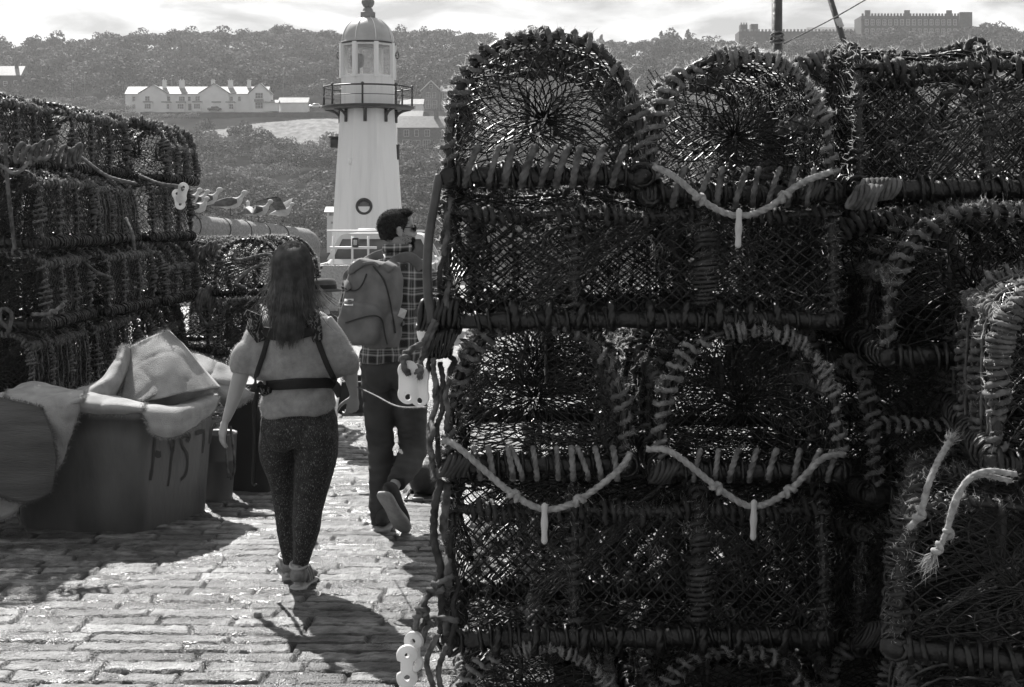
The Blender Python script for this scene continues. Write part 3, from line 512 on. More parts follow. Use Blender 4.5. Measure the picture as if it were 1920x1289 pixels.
# ------------------------------------------------------------------ pickup truck seen from behind
def truck():
    Y = 24.; k = F / Y; gz = -.035 - .02 * 11.5 - .004 * 15; c = P(700, HY, Y); z = lambda py: EYE - (py - HY) / k - gz; x = lambda px: (px - 700) / k
    root = empty('pickup_truck', (c[0], Y, gz), 'white pickup truck with roof beacon and ladder rack parked facing the lighthouse', 'truck'); wt = M('truck_paint', .5, .6, sc=1, rough=.3); gd = glass('dark_glass', .02)
    hw = .98; mb = MB(); zt = z(440); zb = z(492)
    sec = lambda w, zz: [(-w, zz), (w, zz)]
    # cab: window band tapered, drawn as posts and roof around the rear window
    prism(mb, [(-hw * .80, zt - .10), (-hw * .74, zt - .03), (-hw * .62, zt), (hw * .62, zt), (hw * .74, zt - .03), (hw * .80, zt - .10)], 1.5, 3.1)
    for s in (-1, 1):
        prism(mb, [(s * hw * .80, zt - .10), (s * hw * .72, zt - .10), (s * (hw - .1), zb), (s * hw, zb)] if s > 0 else [(s * hw, zb), (s * (hw - .1), zb), (s * hw * .72, zt - .10), (s * hw * .80, zt - .10)], 1.5, 1.62)
        prism(mb, [(s * hw * .80, zt - .10), (s * hw * .76, zt - .10), (s * (hw - .05), zb), (s * hw, zb)] if s > 0 else [(s * hw, zb), (s * (hw - .05), zb), (s * hw * .76, zt - .10), (s * hw * .80, zt - .10)], 2.9, 3.1)
    box(mb, (0, 2.6, (zb + .35) / 2), (2 * hw, 2.9, zb - .35 + .02), bev=.08); mb.build('cab', wt, root, False)
    mb = MB(); prism(mb, [(-hw * .72, zt - .1), (-hw + .1, zb), (hw - .1, zb), (hw * .72, zt - .1)], 1.55, 1.57); mb.build('rear_window', M('truck_rear_glass', .07, .13, sc=3, rough=.12), root, False)
    mb = MB(); box(mb, (0, .0, (z(497) + .42) / 2), (2 * hw, .06, z(497) - .42), bev=.015)
    for s in (-1, 1): box(mb, (s * (hw - .03), .75, (z(497) + .42) / 2), (.06, 1.44, z(497) - .42))
    box(mb, (0, .75, .45), (2 * hw - .12, 1.44, .05)); mb.build('truck_bed', M('tread_plate', .30, .45, sc=30, rough=.4, bump=.6, bs=60), root, False)
    mb = MB()
    for px in (625, 660, 690): tube(mb, [(x(px), .04, z(500)), (x(px), .04, z(443))], .018, 8)
    tube(mb, [(x(618), .04, z(465)), (x(706), .04, z(465))], .022, 8); tube(mb, [(x(600), .9, zt + .05), (x(790), .9, zt + .05)], .018, 8); mb.build('rack', MAT['paint_w'], root)
    mb = MB(); box(mb, (x(667), -.02, z(455)), (.11, .1, .17), bev=.02); o = mb.build('work_lamp', gd, root); mb = MB(); box(mb, (x(667), -.075, z(455)), (.06, .02, .09), bev=.008); mb.build('lens', MAT['plast'], o)
    mb = MB(); box(mb, (x(664), 2.1, zt + .05), (.32, .2, .07), bev=.02); mb.build('roof_beacon', MAT['paint_w'], root)
    for s in (-1, 1):
        mb = MB(); box(mb, (s * (hw - .1), -.04, .62), (.14, .05, .26), bev=.01); mb.build('tail_light', M('lamp_lens', .12, rough=.2), root)
        for yy in (.75, 3.4): mb = MB(); tube(mb, [(s * (hw - .22), yy, .33), (s * (hw - .02), yy, .33)], .33, 22); mb.build('wheel', MAT['rubber'], root)
        mb = MB(); box(mb, (s * .42, 2.2, z(478)), (.38, .14, .42), bev=.06); mb.build('seat', M('seat_cloth', .05), root)
    mb = MB(); box(mb, (0, -.1, .45), (1.7, .12, .14), bev=.03); mb.build('bumper', gd, root)
    mb = MB(); box(mb, (x(598), -.05, z(502)), (.12, .03, .03)); mb.build('handle', gd, root)
truck()

# ------------------------------------------------------------------ masts behind the right stack
wood_d = M('mast_wood', .03, .07, sc=6, rough=.5, bump=.3, bs=20)
r = empty('mast', (P(1457, 0, 16)[0], 16, -.2), 'dark vertical boat mast rising behind the right pot stack', 'mast'); mb = MB(); tube(mb, [(0, 0, 0), (0, 0, 5.2)], .06, 14); mb.build('pole', wood_d, r)
mb = MB(); zc = P(0, 72, 16)[2] + .2
for dz in np.linspace(-.05, .05, 5): th = np.linspace(0, 6.28, 17)[:-1]; tube(mb, np.stack([.07 * np.cos(th), .07 * np.sin(th), zc + dz + .015 * np.sin(th * 2 + dz * 90)], -1), .011, 5, closed=True)
mb.build('lashing', MAT['rope_l'], r)
r = empty('boom', (0, 16.5, 0), 'thin leaning boat spar right of the dark mast', 'spar'); mb = MB(); a = P(1548, -30, 16.5); b = P(1660, 330, 16.5); tube(mb, [a - [0, 16.5, 0], b - [0, 16.5, 0]], [.035, .042], 10); b2 = b + (b - a) * 1.02; tube(mb, [b - [0, 16.5, 0], b2 - [0, 16.5, 0]], [.042, .045], 10); mb.build('pole', wood_d, r)
mb = MB(); p1 = P(1570, 35, 16.5) - [0, 16.5, 0]; p2 = P(1576, 52, 16.5) - [0, 16.5, 0]; tube(mb, [p1, p2], .045, 10); mb.build('collar', MAT['plast'], r)
mb = MB(); tube(mb, spline([P(1470, 82, 16), P(1560, 36, 16.2), P(1640, -10, 16.4)], 8), .008, 5); tag(mb.build('stay_line', MAT['rope_l']), 'thin rope running up right from the dark mast', 'rope')

# ------------------------------------------------------------------ padded rail and gulls
def rail():
    root = empty('padded_rail', (-4, 19, 0), 'thick padded rail with carpet-like cover where gulls perch', 'rail'); o0 = np.array([-4, 19, 0]); pts = np.array([P(300, 420, 18.5), P(365, 427, 19), P(430, 433, 20), P(500, 440, 21.2), P(545, 446, 22), P(570, 449, 22.5), P(580, 458, 22.8), P(581, 475, 22.9), P(581, 540, 23)]) - o0
    mb = MB(); p = resample(spline(pts, 8), .04); tube(mb, p, .165 * (1 + .02 * vn(p, 3)), 26, rough=.02); hairs_idx = R.randint(0, len(p), 5000); th = R.rand(5000) * 6.28; q = p[hairs_idx] + .165 * np.stack([np.cos(th) * .2, np.cos(th) * .9, np.sin(th)], -1); hairs(mb, q, q - p[hairs_idx], .03, .002); mb.build('padding', M('carpet_pad', .22, .34, sc=30, rough=.95, bump=.6, bs=90), root)
    mb = MB()
    for t in (.1, .25, .38, .5, .62): 
        i = int(t * len(p)); q = p[i]; th = np.linspace(0, 6.28, 20)[:-1]; d = nrm(p[i + 1] - p[i]); a = np.cross(d, [0, 0, 1]); a /= np.linalg.norm(a); b = np.cross(d, a); tube(mb, q + .172 * (np.cos(th)[:, None] * a + np.sin(th)[:, None] * b), .006, 5, closed=True)
    mb.build('lashing', MAT['rope_d'], root)
    mb = MB()
    for px, Y in ((330, 18.6), (440, 20.2), (530, 21.8)): q = P(px, 440, Y) - o0; tube(mb, [(q[0], q[1], -.2), (q[0], q[1], q[2])], .05, 8)
    mb.build('post', wood_d, root)
rail()
gm = [M('gull_white', .42, .55, sc=30, rough=.8), M('gull_grey', .07, .15, sc=25, rough=.85), M('gull_beak', .08)]
def gull(px, py, Y, s, rz, label, wings=False, crouch=0):
    root = MB(); mb = root
    b = spline([(-.20, 0, .10, .012, .010), (-.12, 0, .12, .035, .03), (-.03, 0, .13, .062, .058), (.05, 0, .14, .058, .058), (.09, 0, .165, .036, .04), (.115, 0, .20, .022, .022), (.14, 0, .235, .022, .022)], 5)
    tube(mb, b[:, :3], b[:, 3:5], 14, up=(0, 1, 0)); ell(mb, (.148, 0, .243), (.036, .029, .028), 16, 10)
    o = bpy.data.objects.new('gull', mb.mesh('gull', gm[0])); COL.objects.link(o); remesh(o, .006, 3)
    o.location = tuple(P(px, py, Y)); o.rotation_euler = (0, 0, rz); o.scale = (s, s, s); tag(o, label, 'gull', 'gulls resting on the padded rail'); z0 = -crouch
    mb = MB(); tube(mb, [(.17, 0, .234), (.20, 0, .231), (.215, 0, .222)], [.008, .006, .002], 6); mb.build('beak', gm[2], o)
    for sy in (-1, 1):
        mb = MB(); tube(mb, [(.0, sy * .025, .09), (.005, sy * .025, .045), (.0, sy * .025, .0)], .004, 5); tube(mb, [(0, sy * .025, .002), (.03, sy * .03, .002)], .004, 5); mb.build('leg', gm[2], o)
        mb = MB(); ell(mb, (.124, sy * .028, .242), (.005, .003, .005), 8, 6); mb.build('eye', gm[2], o)
        mb = MB()
        if wings:
            C = [[(.08, sy * .05, .17), (.06, sy * .18, .30), (.02, sy * .30, .33), (-.10, sy * .50, .28)], [(.0, sy * .05, .165), (-.03, sy * .18, .27), (-.06, sy * .30, .29), (-.15, sy * .48, .26)], [(-.08, sy * .045, .15), (-.10, sy * .17, .24), (-.12, sy * .29, .255), (-.17, sy * .46, .245)]]
            G = subdiv_patch(C, 4); G2 = G + [0, 0, .01]; n_, m_ = G.shape[:2]; mb.add(G, grid_faces(n_, m_)); mb.add(G2, grid_faces(n_, m_)[:, ::-1])
        else:
            w = spline([(.07, sy * .050, .155, .022, .010), (.0, sy * .066, .150, .046, .016), (-.09, sy * .055, .135, .04, .014), (-.18, sy * .025, .115, .02, .006), (-.25, sy * .01, .10, .006, .003)], 4); tube(mb, w[:, :3], w[:, 3:5], 10, up=(0, 0, 1))
        mb.build('wing', gm[1], o)
    return o
gull(386, 398, 19.3, 1.25, .25, 'leftmost fully visible gull, standing tall on the padded rail'); gull(432, 405, 20.2, 1.35, .15, 'gull with long dark wingtips leaning forward on the rail')
gull(468, 416, 20.9, 1.15, 1.9, 'small gull with head turned away beside a sitting one'); gull(484, 417, 21.0, 1.25, -.1, 'pale gull sitting low on the rail, second from its right end'); gull(530, 416, 21.8, 1.1, -.3, 'gull with raised wings at the right end of the rail', True)
gull(352, 396, 18.9, 1.15, .6, 'gull half hidden behind the left pot stack'); gull(366, 397, 19.1, 1.1, .3, 'gull peeping out just right of the stacked pots'); gull(372, 411, 18.7, 1.1, -.6, 'low pale gull on the near side of the rail by the pots')
# ------------------------------------------------------------------ haze (sea air)
hz = bpy.data.materials.new('haze_air'); hz.use_nodes = True; t = hz.node_tree; t.nodes.remove(t.nodes['Principled BSDF']); v = t.nodes.new('ShaderNodeVolumePrincipled'); v.inputs['Color'].default_value = (.9, .9, .9, 1); v.inputs['Density'].default_value = .00028; v.inputs['Anisotropy'].default_value = .25
t.links.new(v.outputs[0], t.nodes['Material Output'].inputs['Volume'])
mb = MB(); box(mb, (0, 700, 52), (5200, 1900, 120)); tag(mb.build('haze', hz, None, False), kind='stuff')
# ------------------------------------------------------------------ lobster pots
def profile(n, a, b, zb, m):
    th = np.linspace(math.pi, 0, 400); f = lambda v: np.sign(v) * np.abs(v) ** (2 / n)
    p = np.stack([a * f(np.cos(th)), zb + b * f(np.sin(th))], -1); p = np.vstack([[-a, .03], p, [a, .03]]); return resample(p, 10 / 10 * (np.linalg.norm(np.diff(p, axis=0), axis=1).sum()) / (m - 1) * .9999)[:m]
def lattice(nu, nv, fn, mb, r, jit=.006, wrap=False, knot=0, hole=0):
    i, j = np.meshgrid(np.arange(nu + 1), np.arange(nv + 1), indexing='ij'); U = (i + .5 * (j % 2)) / nu
    if not wrap: U = np.clip(U, 0, 1)
    Q = fn(U if not wrap else U % 1.0, j / nv); Q = Q + R.normal(size=Q.shape) * jit; A = []; B = []
    J = np.arange(nv)
    for jj in range(nv):
        for d in ((0, -1) if jj % 2 == 0 else (0, 1)):
            a = np.arange(nu + (0 if wrap else 1)); b = a + d
            if wrap: b = b % nu
            else: ok = (b >= 0) & (b <= nu); a, b = a[ok], b[ok]
            A.append(Q[a, jj]); B.append(Q[b, jj + 1])
    A = np.concatenate(A); B = np.concatenate(B)
    if hole: k = R.rand(len(A)) > hole; A, B = A[k], B[k]
    mid = (A + B) / 2 + R.normal(size=A.shape) * jit * .35
    rr = r * R.uniform(.75, 1.35, len(A)); segs(mb, A, mid, rr); segs(mb, mid, B, rr)
    if knot:
        S = Q[:nu, :-1].reshape(-1, 3); d = nrm(R.normal(size=S.shape)) * knot; segs(mb, S - d, S + d, knot * .8, 4)
    return Q
def pot(seed, L=1.15, Wd=.6, H=.47, n=2.4, pitch=.045, dense=0, wr='rope', mesh=.048, weed=1.0, fuzz=1.0, light=True, tw=.0026, label='x', sheet=True, bold=1.0):
    global R
    R0 = R; R = np.random.RandomState(seed); a = Wd / 2; zb = .12 if n < 3 else .03; m = 72; pr = profile(n, a, H - zb - .01, zb, m); t_ = np.linspace(0, 1, m)
    root = empty('lobster_pot', (0, 0, 0), label, 'lobster pot')
    def S(u, v, off=0):
        x = np.interp(u, t_, pr[:, 0]); z = np.interp(u, t_, pr[:, 1]); y = (v - .5) * L
        k = 1 + off - .035 * np.sin(np.pi * 3 * v) ** 2; return np.stack([x * k, y + 0 * x, .03 + (z - .03) * k], -1)
    fr = MB(); hair = MB(); ropeR = .0068 * bold
    hoops = [0, 1 / 3, 2 / 3, 1]
    def wrapped(p, R1, ph, r=ropeR, pit=pitch, core=.0135, fz=1.0):
        p = resample(p, .03); p = p + .005 * np.stack([vn(p, 6, seed + 1), vn(p, 6, seed + 2), vn(p, 6, seed + 3)], -1); tube(fr, p, core, 7, rough=.15, mi=1)
        h = helix(p, R1, pit, 10, ph, .9, 1.0); h = h + .0025 * R.normal(size=h.shape); rope(fr, h, r * (.8 + .4 * R.rand()), k=8, rough=.22)
        if R.rand() < .45: k0 = R.randint(0, max(1, len(p) // 2)); h2 = helix(p[k0:k0 + len(p) // 3 + 3], R1 * 1.25, pit * .55, 9, ph + 2, .9, .8); rope(fr, h2, r * .8, k=7, rough=.25); h = np.vstack([h, h2])
        nh = int(800 * fz * fuzz); q = h[R.randint(0, len(h), nh)] + R.normal(size=(nh, 3)) * .004; c = np.array([0, 0, H * .4]); d = nrm(q - c) + R.normal(size=q.shape) * .9; hairs(hair, q, d + [0, 0, .35], R.uniform(.005, .028, nh), .0011, mi=1)
    for i, v in enumerate(hoops):
        p = S(np.linspace(0, 1, 60), np.full(60, v)); wrapped(p, .0175 * bold, R.rand() * 6, fz=1.6)
    us = (.28, .72, .5) if n > 3 else (.2, .8, .5)
    for u in us: p = S(np.full(30, u), np.linspace(0, 1, 30)); p[:, 2] += .006; wrapped(p, .016, R.rand() * 6, pit=pitch * .9)
    fr.build('frame', [MAT[wr], MAT['rubber']], root)
    bm_ = MB(); c4 = np.array([(-a, -L / 2, .03), (a, -L / 2, .03), (a, L / 2, .03), (-a, L / 2, .03)])
    for i in range(4):
        p0, p1 = c4[i], c4[(i + 1) % 4]; d = nrm(p1 - p0); p = resample(np.array([p0 - d * .03, p1 + d * .03]), .04); p = p + R.normal(size=p.shape) * .0025; tube(bm_, p, .027, 10, rough=.10); h = helix(p, .031, .021 + .014 * R.rand(), 10, R.rand() * 6, .5, .8); tube(bm_, h, .0075, 5, rough=.2)
    bm_.build('base_frame', MAT['rubber'], root)
    nt_ = MB(); nu = int(round(1.42 / mesh)); nv = int(round(L / (mesh * .5))); lattice(nu, nv, lambda u, v: S(u, v), nt_, tw, .0022, knot=.0045); lattice(9, 34, lambda u, v: np.stack([(u - .5) * Wd, (v - .5) * L, .012 + 0 * u], -1), nt_, tw, .003)
    if dense: lattice(int(nu * 1.0), int(nv * .8), lambda u, v: S(u, v, -.05), nt_, tw, .005, hole=.35)
    per = np.vstack([pr[::1], np.stack([np.linspace(a, -a, 20)[1:-1], np.full(18, .03)], -1)]); tp = np.linspace(0, 1, len(per) + 1); per = np.vstack([per, per[:1]])
    for s in (-1, 1):
        cx, cz = R.uniform(-.02, .02), H * .45
        def E(u, v):
            x = np.interp(u, tp, per[:, 0]); z = np.interp(u, tp, per[:, 1]); w = v ** 1.15 * .96; return np.stack([x + (cx - x) * w, s * (L / 2 - .16 * v ** 2 * (1 if n < 3 else .4)) + 0 * x, z + (cz - z) * w], -1)
        lattice(26 if n < 3 else 24, 9, E, nt_, tw * .95, .0022, wrap=True, knot=.004)
    nw = int(900 * weed); q = S(R.rand(nw), R.rand(nw)) + R.normal(size=(nw, 3)) * .012
    nt_.build('netting', MAT['twine'], root)
    for c in range(int(45 * weed)):
        o = S(R.rand(1), R.rand(1))[0] * .97; k = R.randint(8, 22); hairs(hair, o + R.normal(size=(k, 3)) * .012, R.normal(size=(k, 3)) + [0, 0, -.5], R.uniform(.015, .05, k), .0014)
    hairs(hair, q, R.normal(size=q.shape), R.uniform(.006, .02, nw), .0010); hair.build('weed_tufts', [MAT['weed'], MAT['fray']], root)
    if dense:
        ds = MB()
        for v in np.arange(.02, .99, .085):
            p = S(np.linspace(0, 1, 90), np.full(90, v + R.normal() * .003), .02); p = p + .007 * np.stack([vn(p, 22, 1), vn(p, 22, 2) * 1.3, vn(p, 22, 3)], -1) + .016 * np.stack([p[:, 0] * 0, vn(p + v, 6, 5), p[:, 0] * 0], -1); tube(ds, p, .0048 * (1 + .55 * vn(p * 2, 40, 7)), 5, rough=.25)
        ds.build('side_strings', MAT['rope'], root)
    inn = MB()
    for (sx, vc, rad, dep) in ((-1, .33, .15, .22), (1, .68, .15, .22)):
        def C(u, v):
            th = u * 2 * math.pi; rr = rad * (1 - v * .55); y = (vc - .5) * L + rr * np.cos(th) * 1.1; z = .24 + rr * np.sin(th); return np.stack([sx * (a - .02 - dep * v) + 0 * u, y, z + .03 * v], -1)
        lattice(22, 9, C, inn, .0018, .002, wrap=True); th = np.linspace(0, 6.283, 30)[:-1]; tube(inn, C(th / 6.283, np.full(29, 1.)), .008, 6, closed=True)
    def Pl(u, v): x = (u - .5) * Wd * .86; return np.stack([x, -.12 + v * .42 + .05 * np.sin(u * 3), .43 - .30 * v + .07 * np.cos(u * 6.28) - .03], -1)
    if sheet: lattice(18, 24, Pl, inn, .0018, .002)
    if light and n >= 3: lattice(12, 14, lambda u, v: np.stack([(u - .5) * Wd * .9 * (1 - .6 * v), L * (-.5 + .04 + .25 * v) + .02 * np.sin(u * 9), .08 + .33 * u + .03 * v], -1), inn, .0020, .003)
    inn.build('inner_netting', MAT['twine_l'] if light else MAT['twine'], root)
    R = R0; kids(root); return root
PV = dict(
    d1=pot(11, L=1.12, Wd=.58, H=.48, n=2.3, pitch=.040, weed=.45, fuzz=1.5, tw=.0026, mesh=.058, sheet=False),
    d2=pot(23, L=1.12, Wd=.58, H=.48, n=2.3, pitch=.040, weed=.7, wr='rope_l', fuzz=1.3, mesh=.054),
    b1=pot(31, L=1.20, Wd=.58, H=.45, n=5, pitch=.026, weed=.8, wr='rope_d', mesh=.05, fuzz=1.2),
    b2=pot(47, L=1.14, Wd=.56, H=.48, n=5, pitch=.024, weed=1.0, dense=1, wr='rope', mesh=.055),
    b3=pot(59, L=1.12, Wd=.58, H=.47, n=4, pitch=.026, weed=1.0, dense=1, wr='rope', mesh=.055),
    b4=pot(73, L=1.14, Wd=.58, H=.48, n=5.5, pitch=.040, weed=.8, wr='rope', mesh=.055, bold=1.2, fuzz=.8, sheet=False),
    d3=pot(61, L=1.10, Wd=.56, H=.48, n=2.8, pitch=.024, weed=.7, wr='rope', mesh=.052, bold=1.3, sheet=False))
pused = set()
def put_pot(kind, x, y, z, rz, label, group, s=(1, 1, 1), tilt=(0, 0)):
    o = PV[kind] if kind not in pused else copy_tree(PV[kind]); pused.add(kind)
    o.location = (x, y, z); o.rotation_euler = (tilt[0], tilt[1], math.radians(rz)); o.scale = s; tag(o, label, 'lobster pot', group); return o
GR = 'lobster pots in the right stack'; YF = 4.45
def rx(px, Y=YF): return (px - 960) / F * Y
def rz_(py, Y=YF): return EYE - (py - HY) / F * Y
# right stack, front layer
put_pot('d1', rx(1022), YF + .56, rz_(348), 0, 'large round-topped pot at the top left of the right stack', GR, (1.03, 1, 1.0))
put_pot('d2', rx(1385), YF + .58, rz_(382), 1, 'round-topped pot in the top row behind the highest hanging white toggle', GR, (.97, 1, 1.0))
put_pot('d3', rx(1590, 5.1), 5.7, rz_(372, 5.1) , 0, 'narrow slice of a pot showing between the second round top and the square pot', GR, (1, 1, 1.08))
put_pot('b1', rx(1640) + .60, YF + .36, rz_(375), 90 - 3, 'square-cornered top row pot with a funnel ring, at the right below the battlemented building', GR, (1, 1.02, 1.13))
put_pot('b1', rx(1200), YF + .30, rz_(618), 90, 'long side-on pot directly under the two round-topped pots', GR, (1, 1.01, .95))
put_pot('d1', rx(1008), YF + .58, rz_(893), 0, 'round-topped pot in the third row, leftmost, above a hanging toggle', GR, (.95, 1, 1.02))
put_pot('d2', rx(1411), YF + .56, rz_(902), -1, 'round-topped pot in the third row with pale rope wound round its hoop', GR, (.96, 1, 1.02))
put_pot('b1', rx(1196), YF + .32, rz_(1222), 90, 'long side-on pot in the fourth row with two knotted rope loops drooping over it', GR, (1, .98, 1.13))
put_pot('d2', rx(1005), YF + .58, .02, 0, 'bottom left pot of the right stack, mostly below the frame', GR, (.9, 1, .86))
put_pot('d1', rx(1378), YF + .56, .02, 0, 'round-topped bottom row pot under the fourth row', GR, (.9, 1, .84))
# right part
put_pot('d3', rx(1655, 4.9), 5.5, rz_(690, 4.95), 3, 'dark pot with a thick wrapped top bar between the long pot and the arched one', GR, (1, 1, 1.1))
put_pot('d1', rx(1880, 4.35), 4.35 + .56, rz_(690, 4.35), -4, 'arched pot with pale wound hoop at the right edge, second row', GR, (1.05, 1, 1.03))
put_pot('d2', rx(1632, 4.55) + .56, 4.86, rz_(945, 4.62), 96, 'slim pot with an arched wrapped end right of the pale wound one', GR, (.72, 1, .95))
put_pot('b2', 1.60, 4.04, 1.125, -12, 'shaggy pot with bright sunlit strings near the right edge, third row', GR, (1.0, 1, 1.0), (0, 0))
put_pot('b1', 1.45, 4.12, .63, -16, 'dark pot under the shaggy sunlit one at the right edge', GR, (1.1, 1, .95), (math.radians(0), math.radians(3)))
put_pot('b1', rx(1655, 4.7) + .06, 5.25, rz_(1215, 4.7), 8, 'fourth row pot with a vertical wrapped post and a small plastic tube', GR, (.85, 1, 1))
put_pot('b3', 1.42, 4.2, .13, -12, 'bottom right corner pot with coiled dark rope on its edge', GR, (1, 1, .85))
put_pot('d3', rx(1690, 4.7), 5.2, .02, 0, 'bottom row pot just left of the corner coil', GR, (.9, 1, .86))
# right stack, deeper layers
names = ['top', 'second', 'third', 'fourth', 'bottom']; hs = [rz_(378), rz_(622), rz_(897), rz_(1222), .02]
for r_ in range(5):
    y0 = 5.40 if r_ in (1, 3) else 5.95
    xs_ = [.42, 1.66] if r_ in (1, 3) else [.10, .74, 1.40, 2.04]
    for i, x in enumerate(xs_):
        if r_ == 0 and i < 2 or (r_ == 3 and i == 0): continue
        if r_ in (1, 3): put_pot(('b3', 'b1')[i % 2], x, y0, hs[r_], 90, 'pot hidden behind the front layer, %s row, %s' % (names[r_], ('left half', 'right half')[i]), GR)
        else: put_pot(('d3', 'd1', 'd2', 'b3')[i], x, y0 + .3, hs[r_], 0, 'pot deep behind the front layer, %s row, number %s from the walkway' % (names[r_], ('one', 'two', 'three', 'four')[i]), GR)
    if r_ >= 1:
        for i, x in enumerate((.45, 1.70, 2.9)):
            if i == 0 and r_ != 2 or (i == 1 and r_ == 1): continue
            if i == 0: put_pot('b3', .46, 7.1, hs[r_], 0, 'rearmost pot of the right stack, third row, by the walkway', GR); continue  # extra rear pot, added to cover the sunlit ground showing through a gap
            put_pot(('b3', 'b2', 'd3')[i], x, 6.9 if r_ in (2, 4) else 6.35, hs[r_], 90, 'rearmost pot of the right stack, %s row, %s' % (names[r_], ('by the walkway', 'in the middle', 'at the far right')[i]), GR)
put_pot('b3', .64, 6.5, hs[3], 90, 'rearmost pot of the right stack, fourth row, by the walkway', GR)  # pot added behind the stack to block a bright glint between the bridles
# left stack
GL = 'lobster pots in the left stack'; T = 2.575; Hh = .495
cols = [(8.55, 9.65), (9.78, 10.95), (11.05, 12.2), (12.3, 13.4)]
rown = ['top', 'second', 'third', 'fourth', 'lowest']; coln = ['nearest the camera', 'second from the camera', 'third from the camera', 'farthest']
XR = [[-3.10, -2.98, -2.68, None], [-2.83, -2.86, -2.76, None], [-2.83, -2.76, -2.68, -2.58], [-2.86, -2.86, -2.78, -2.60], [-2.80, -2.84, -2.76, -2.62]]
KD = [['b4', 'b4', 'd3', ''], ['b4', 'b3', 'b4', ''], ['b4', 'b4', 'd3', 'b2'], ['b2', 'b4', 'd3', 'b4'], ['b3', 'b4', 'b3', 'b3']]
RZ = [[1, -3, 1, 0], [0, 2, -2, 0], [3, -1, 0, 2], [-1, 1, 2, -2], [0, 2, 0, 0]]
for r_ in range(5):
    for c in range(4):
        if XR[r_][c] is None: continue
        y0, y1 = cols[c]; zt = T - r_ * Hh - Hh - (.0 if c < 2 or r_ else .03); put_pot(KD[r_][c], XR[r_][c] - .3, (y0 + y1) / 2, zt, RZ[r_][c], 'pot in the %s row of the left stack, %s' % (rown[r_], coln[c]), GL, (1, (y1 - y0) / 1.17, 1.0))
for r_ in (1, 2, 3, 4):
    for c in (0, 1, 2):
        if r_ == 1 and c > 0: continue
        put_pot(('b3', 'd3', 'b1')[(r_ + c) % 3], -3.72, cols[c][0] + .55, T - (r_ + 1) * Hh, 0, 'pot behind the front face of the left stack, %s row, %s' % (rown[r_], coln[c]), GL)
# pallets that carry the stacks
def pallet(x, y, w, l, z, label):
    root = empty('pallet', (x, y, z), label, 'pallet', 'pallets under the pots'); mb = MB()
    for i in range(7): box(mb, (-w / 2 + .05 + i * (w - .1) / 6, 0, .09), (.09, l, .02))
    mb.build('deck', wood_d, root, False)
    for s in (-1, 0, 1): mb = MB(); box(mb, (0, s * (l / 2 - .06), .04), (w, .09, .08)); mb.build('bearer', wood_d, root, False)
for i, (y0, y1) in enumerate(cols): pallet(-3.15, (y0 + y1) / 2, .7, 1.1, -.03 - .004 * (y0 - 9 if y0 > 9 else 0), 'low wooden pallet under the left stack, ' + coln[i])
# far pots under the padded rail
for px, py, Y, k, s, rz, lb in [(484, 556, 11.7, 'd1', 1.0, -6, 'dark round-topped pot standing under the padded rail, with ropes across it'), (400, 540, 14.2, 'd3', 1, 5, 'dark pot behind the left stack, below the perched gulls'), (486, 668, 11.6, 'b3', 1, -4, 'lower pot beneath the round-topped one under the rail'), (405, 630, 14.2, 'b1', 1, 6, 'lower pot beneath the one below the gulls'), (555, 590, 18.6, 'b3', 1.0, 12, 'pot under the rail half hidden behind the woman in the sweater')]:
    p = P(px, py, Y); put_pot(k, p[0], p[1] + .5, p[2], rz, lb, 'pots under the padded rail', (s, s, s))

# ------------------------------------------------------------------ ropes, toggles, plates on the right stack
def cord(name, pts, r, mat, label, cat='rope', group=None, amp=.22, knots=(), parent=None, frays=()):
    mb = MB(); p = spline(np.array(pts), 8); rope(mb, p, r, amp=amp, k=12)
    for kx in knots:
        q = p[int(kx * (len(p) - 1))]; d = nrm(p[min(int(kx * (len(p) - 1)) + 1, len(p) - 1)] - q); a = nrm(np.cross(d, [0.1, 1, 0.2])); b = np.cross(d, a); th = np.linspace(0, 4 * math.pi, 22)
        kp = q + (a[None] * np.cos(th)[:, None] + b[None] * np.sin(th)[:, None]) * r * 1.25 + d[None] * (np.sin(th * .5) * r * 1.6)[:, None]; rope(mb, kp, r * .9, amp=amp, k=10)
    n = int(len(p) * 14); q = p[R.randint(0, len(p), n)]; dd = nrm(R.normal(size=(n, 3))); hairs(mb, q + dd * r * .9, dd, R.uniform(.004, .012, n), .0005)
    for kx in frays: q = p[int(kx * (len(p) - 1))]; d = nrm(p[-1] - p[-2]) if kx > .5 else nrm(p[0] - p[1]); hairs(mb, np.repeat(q[None], 90, 0) + R.normal(size=(90, 3)) * r * .5, d + R.normal(size=(90, 3)) * .25, R.uniform(.03, .06, 90), .0011)
    o = mb.build(name, MAT[mat], parent)
    if parent is None: tag(o, label, cat, group)
    return o
def bridle(pts, tog, label, tlabel, mat, knots, Y=YF - .07, tl=.125, thick=.0105):
    o = cord('bridle_rope', [P(x, y, Y + dy) for x, y, dy in pts], .0085, 'rope_b', label, 'rope', 'drooping bridle ropes on the right stack', knots=knots, amp=.4)
    x, y0, y1 = tog; a = P(x, y0, Y - .012); b = P(x - 1 + R.uniform(-2, 2), y1, Y - .012); mb = MB(); t = np.linspace(0, 1, 26); p = a + (b - a) * t[:, None]; w = thick * (.85 + .25 * np.cos(t * 2 * math.pi * 1.0) ** 2) * np.sqrt(np.clip(1 - (2 * t - 1) ** 10, .03, 1)); w[0] = w[-1] = .003
    tube(mb, p, np.stack([w, w * .8], -1), 14, up=(1, 0, 0)); tag(mb.build('toggle', MAT['plast']), tlabel, 'toggle', 'white plastic toggles')
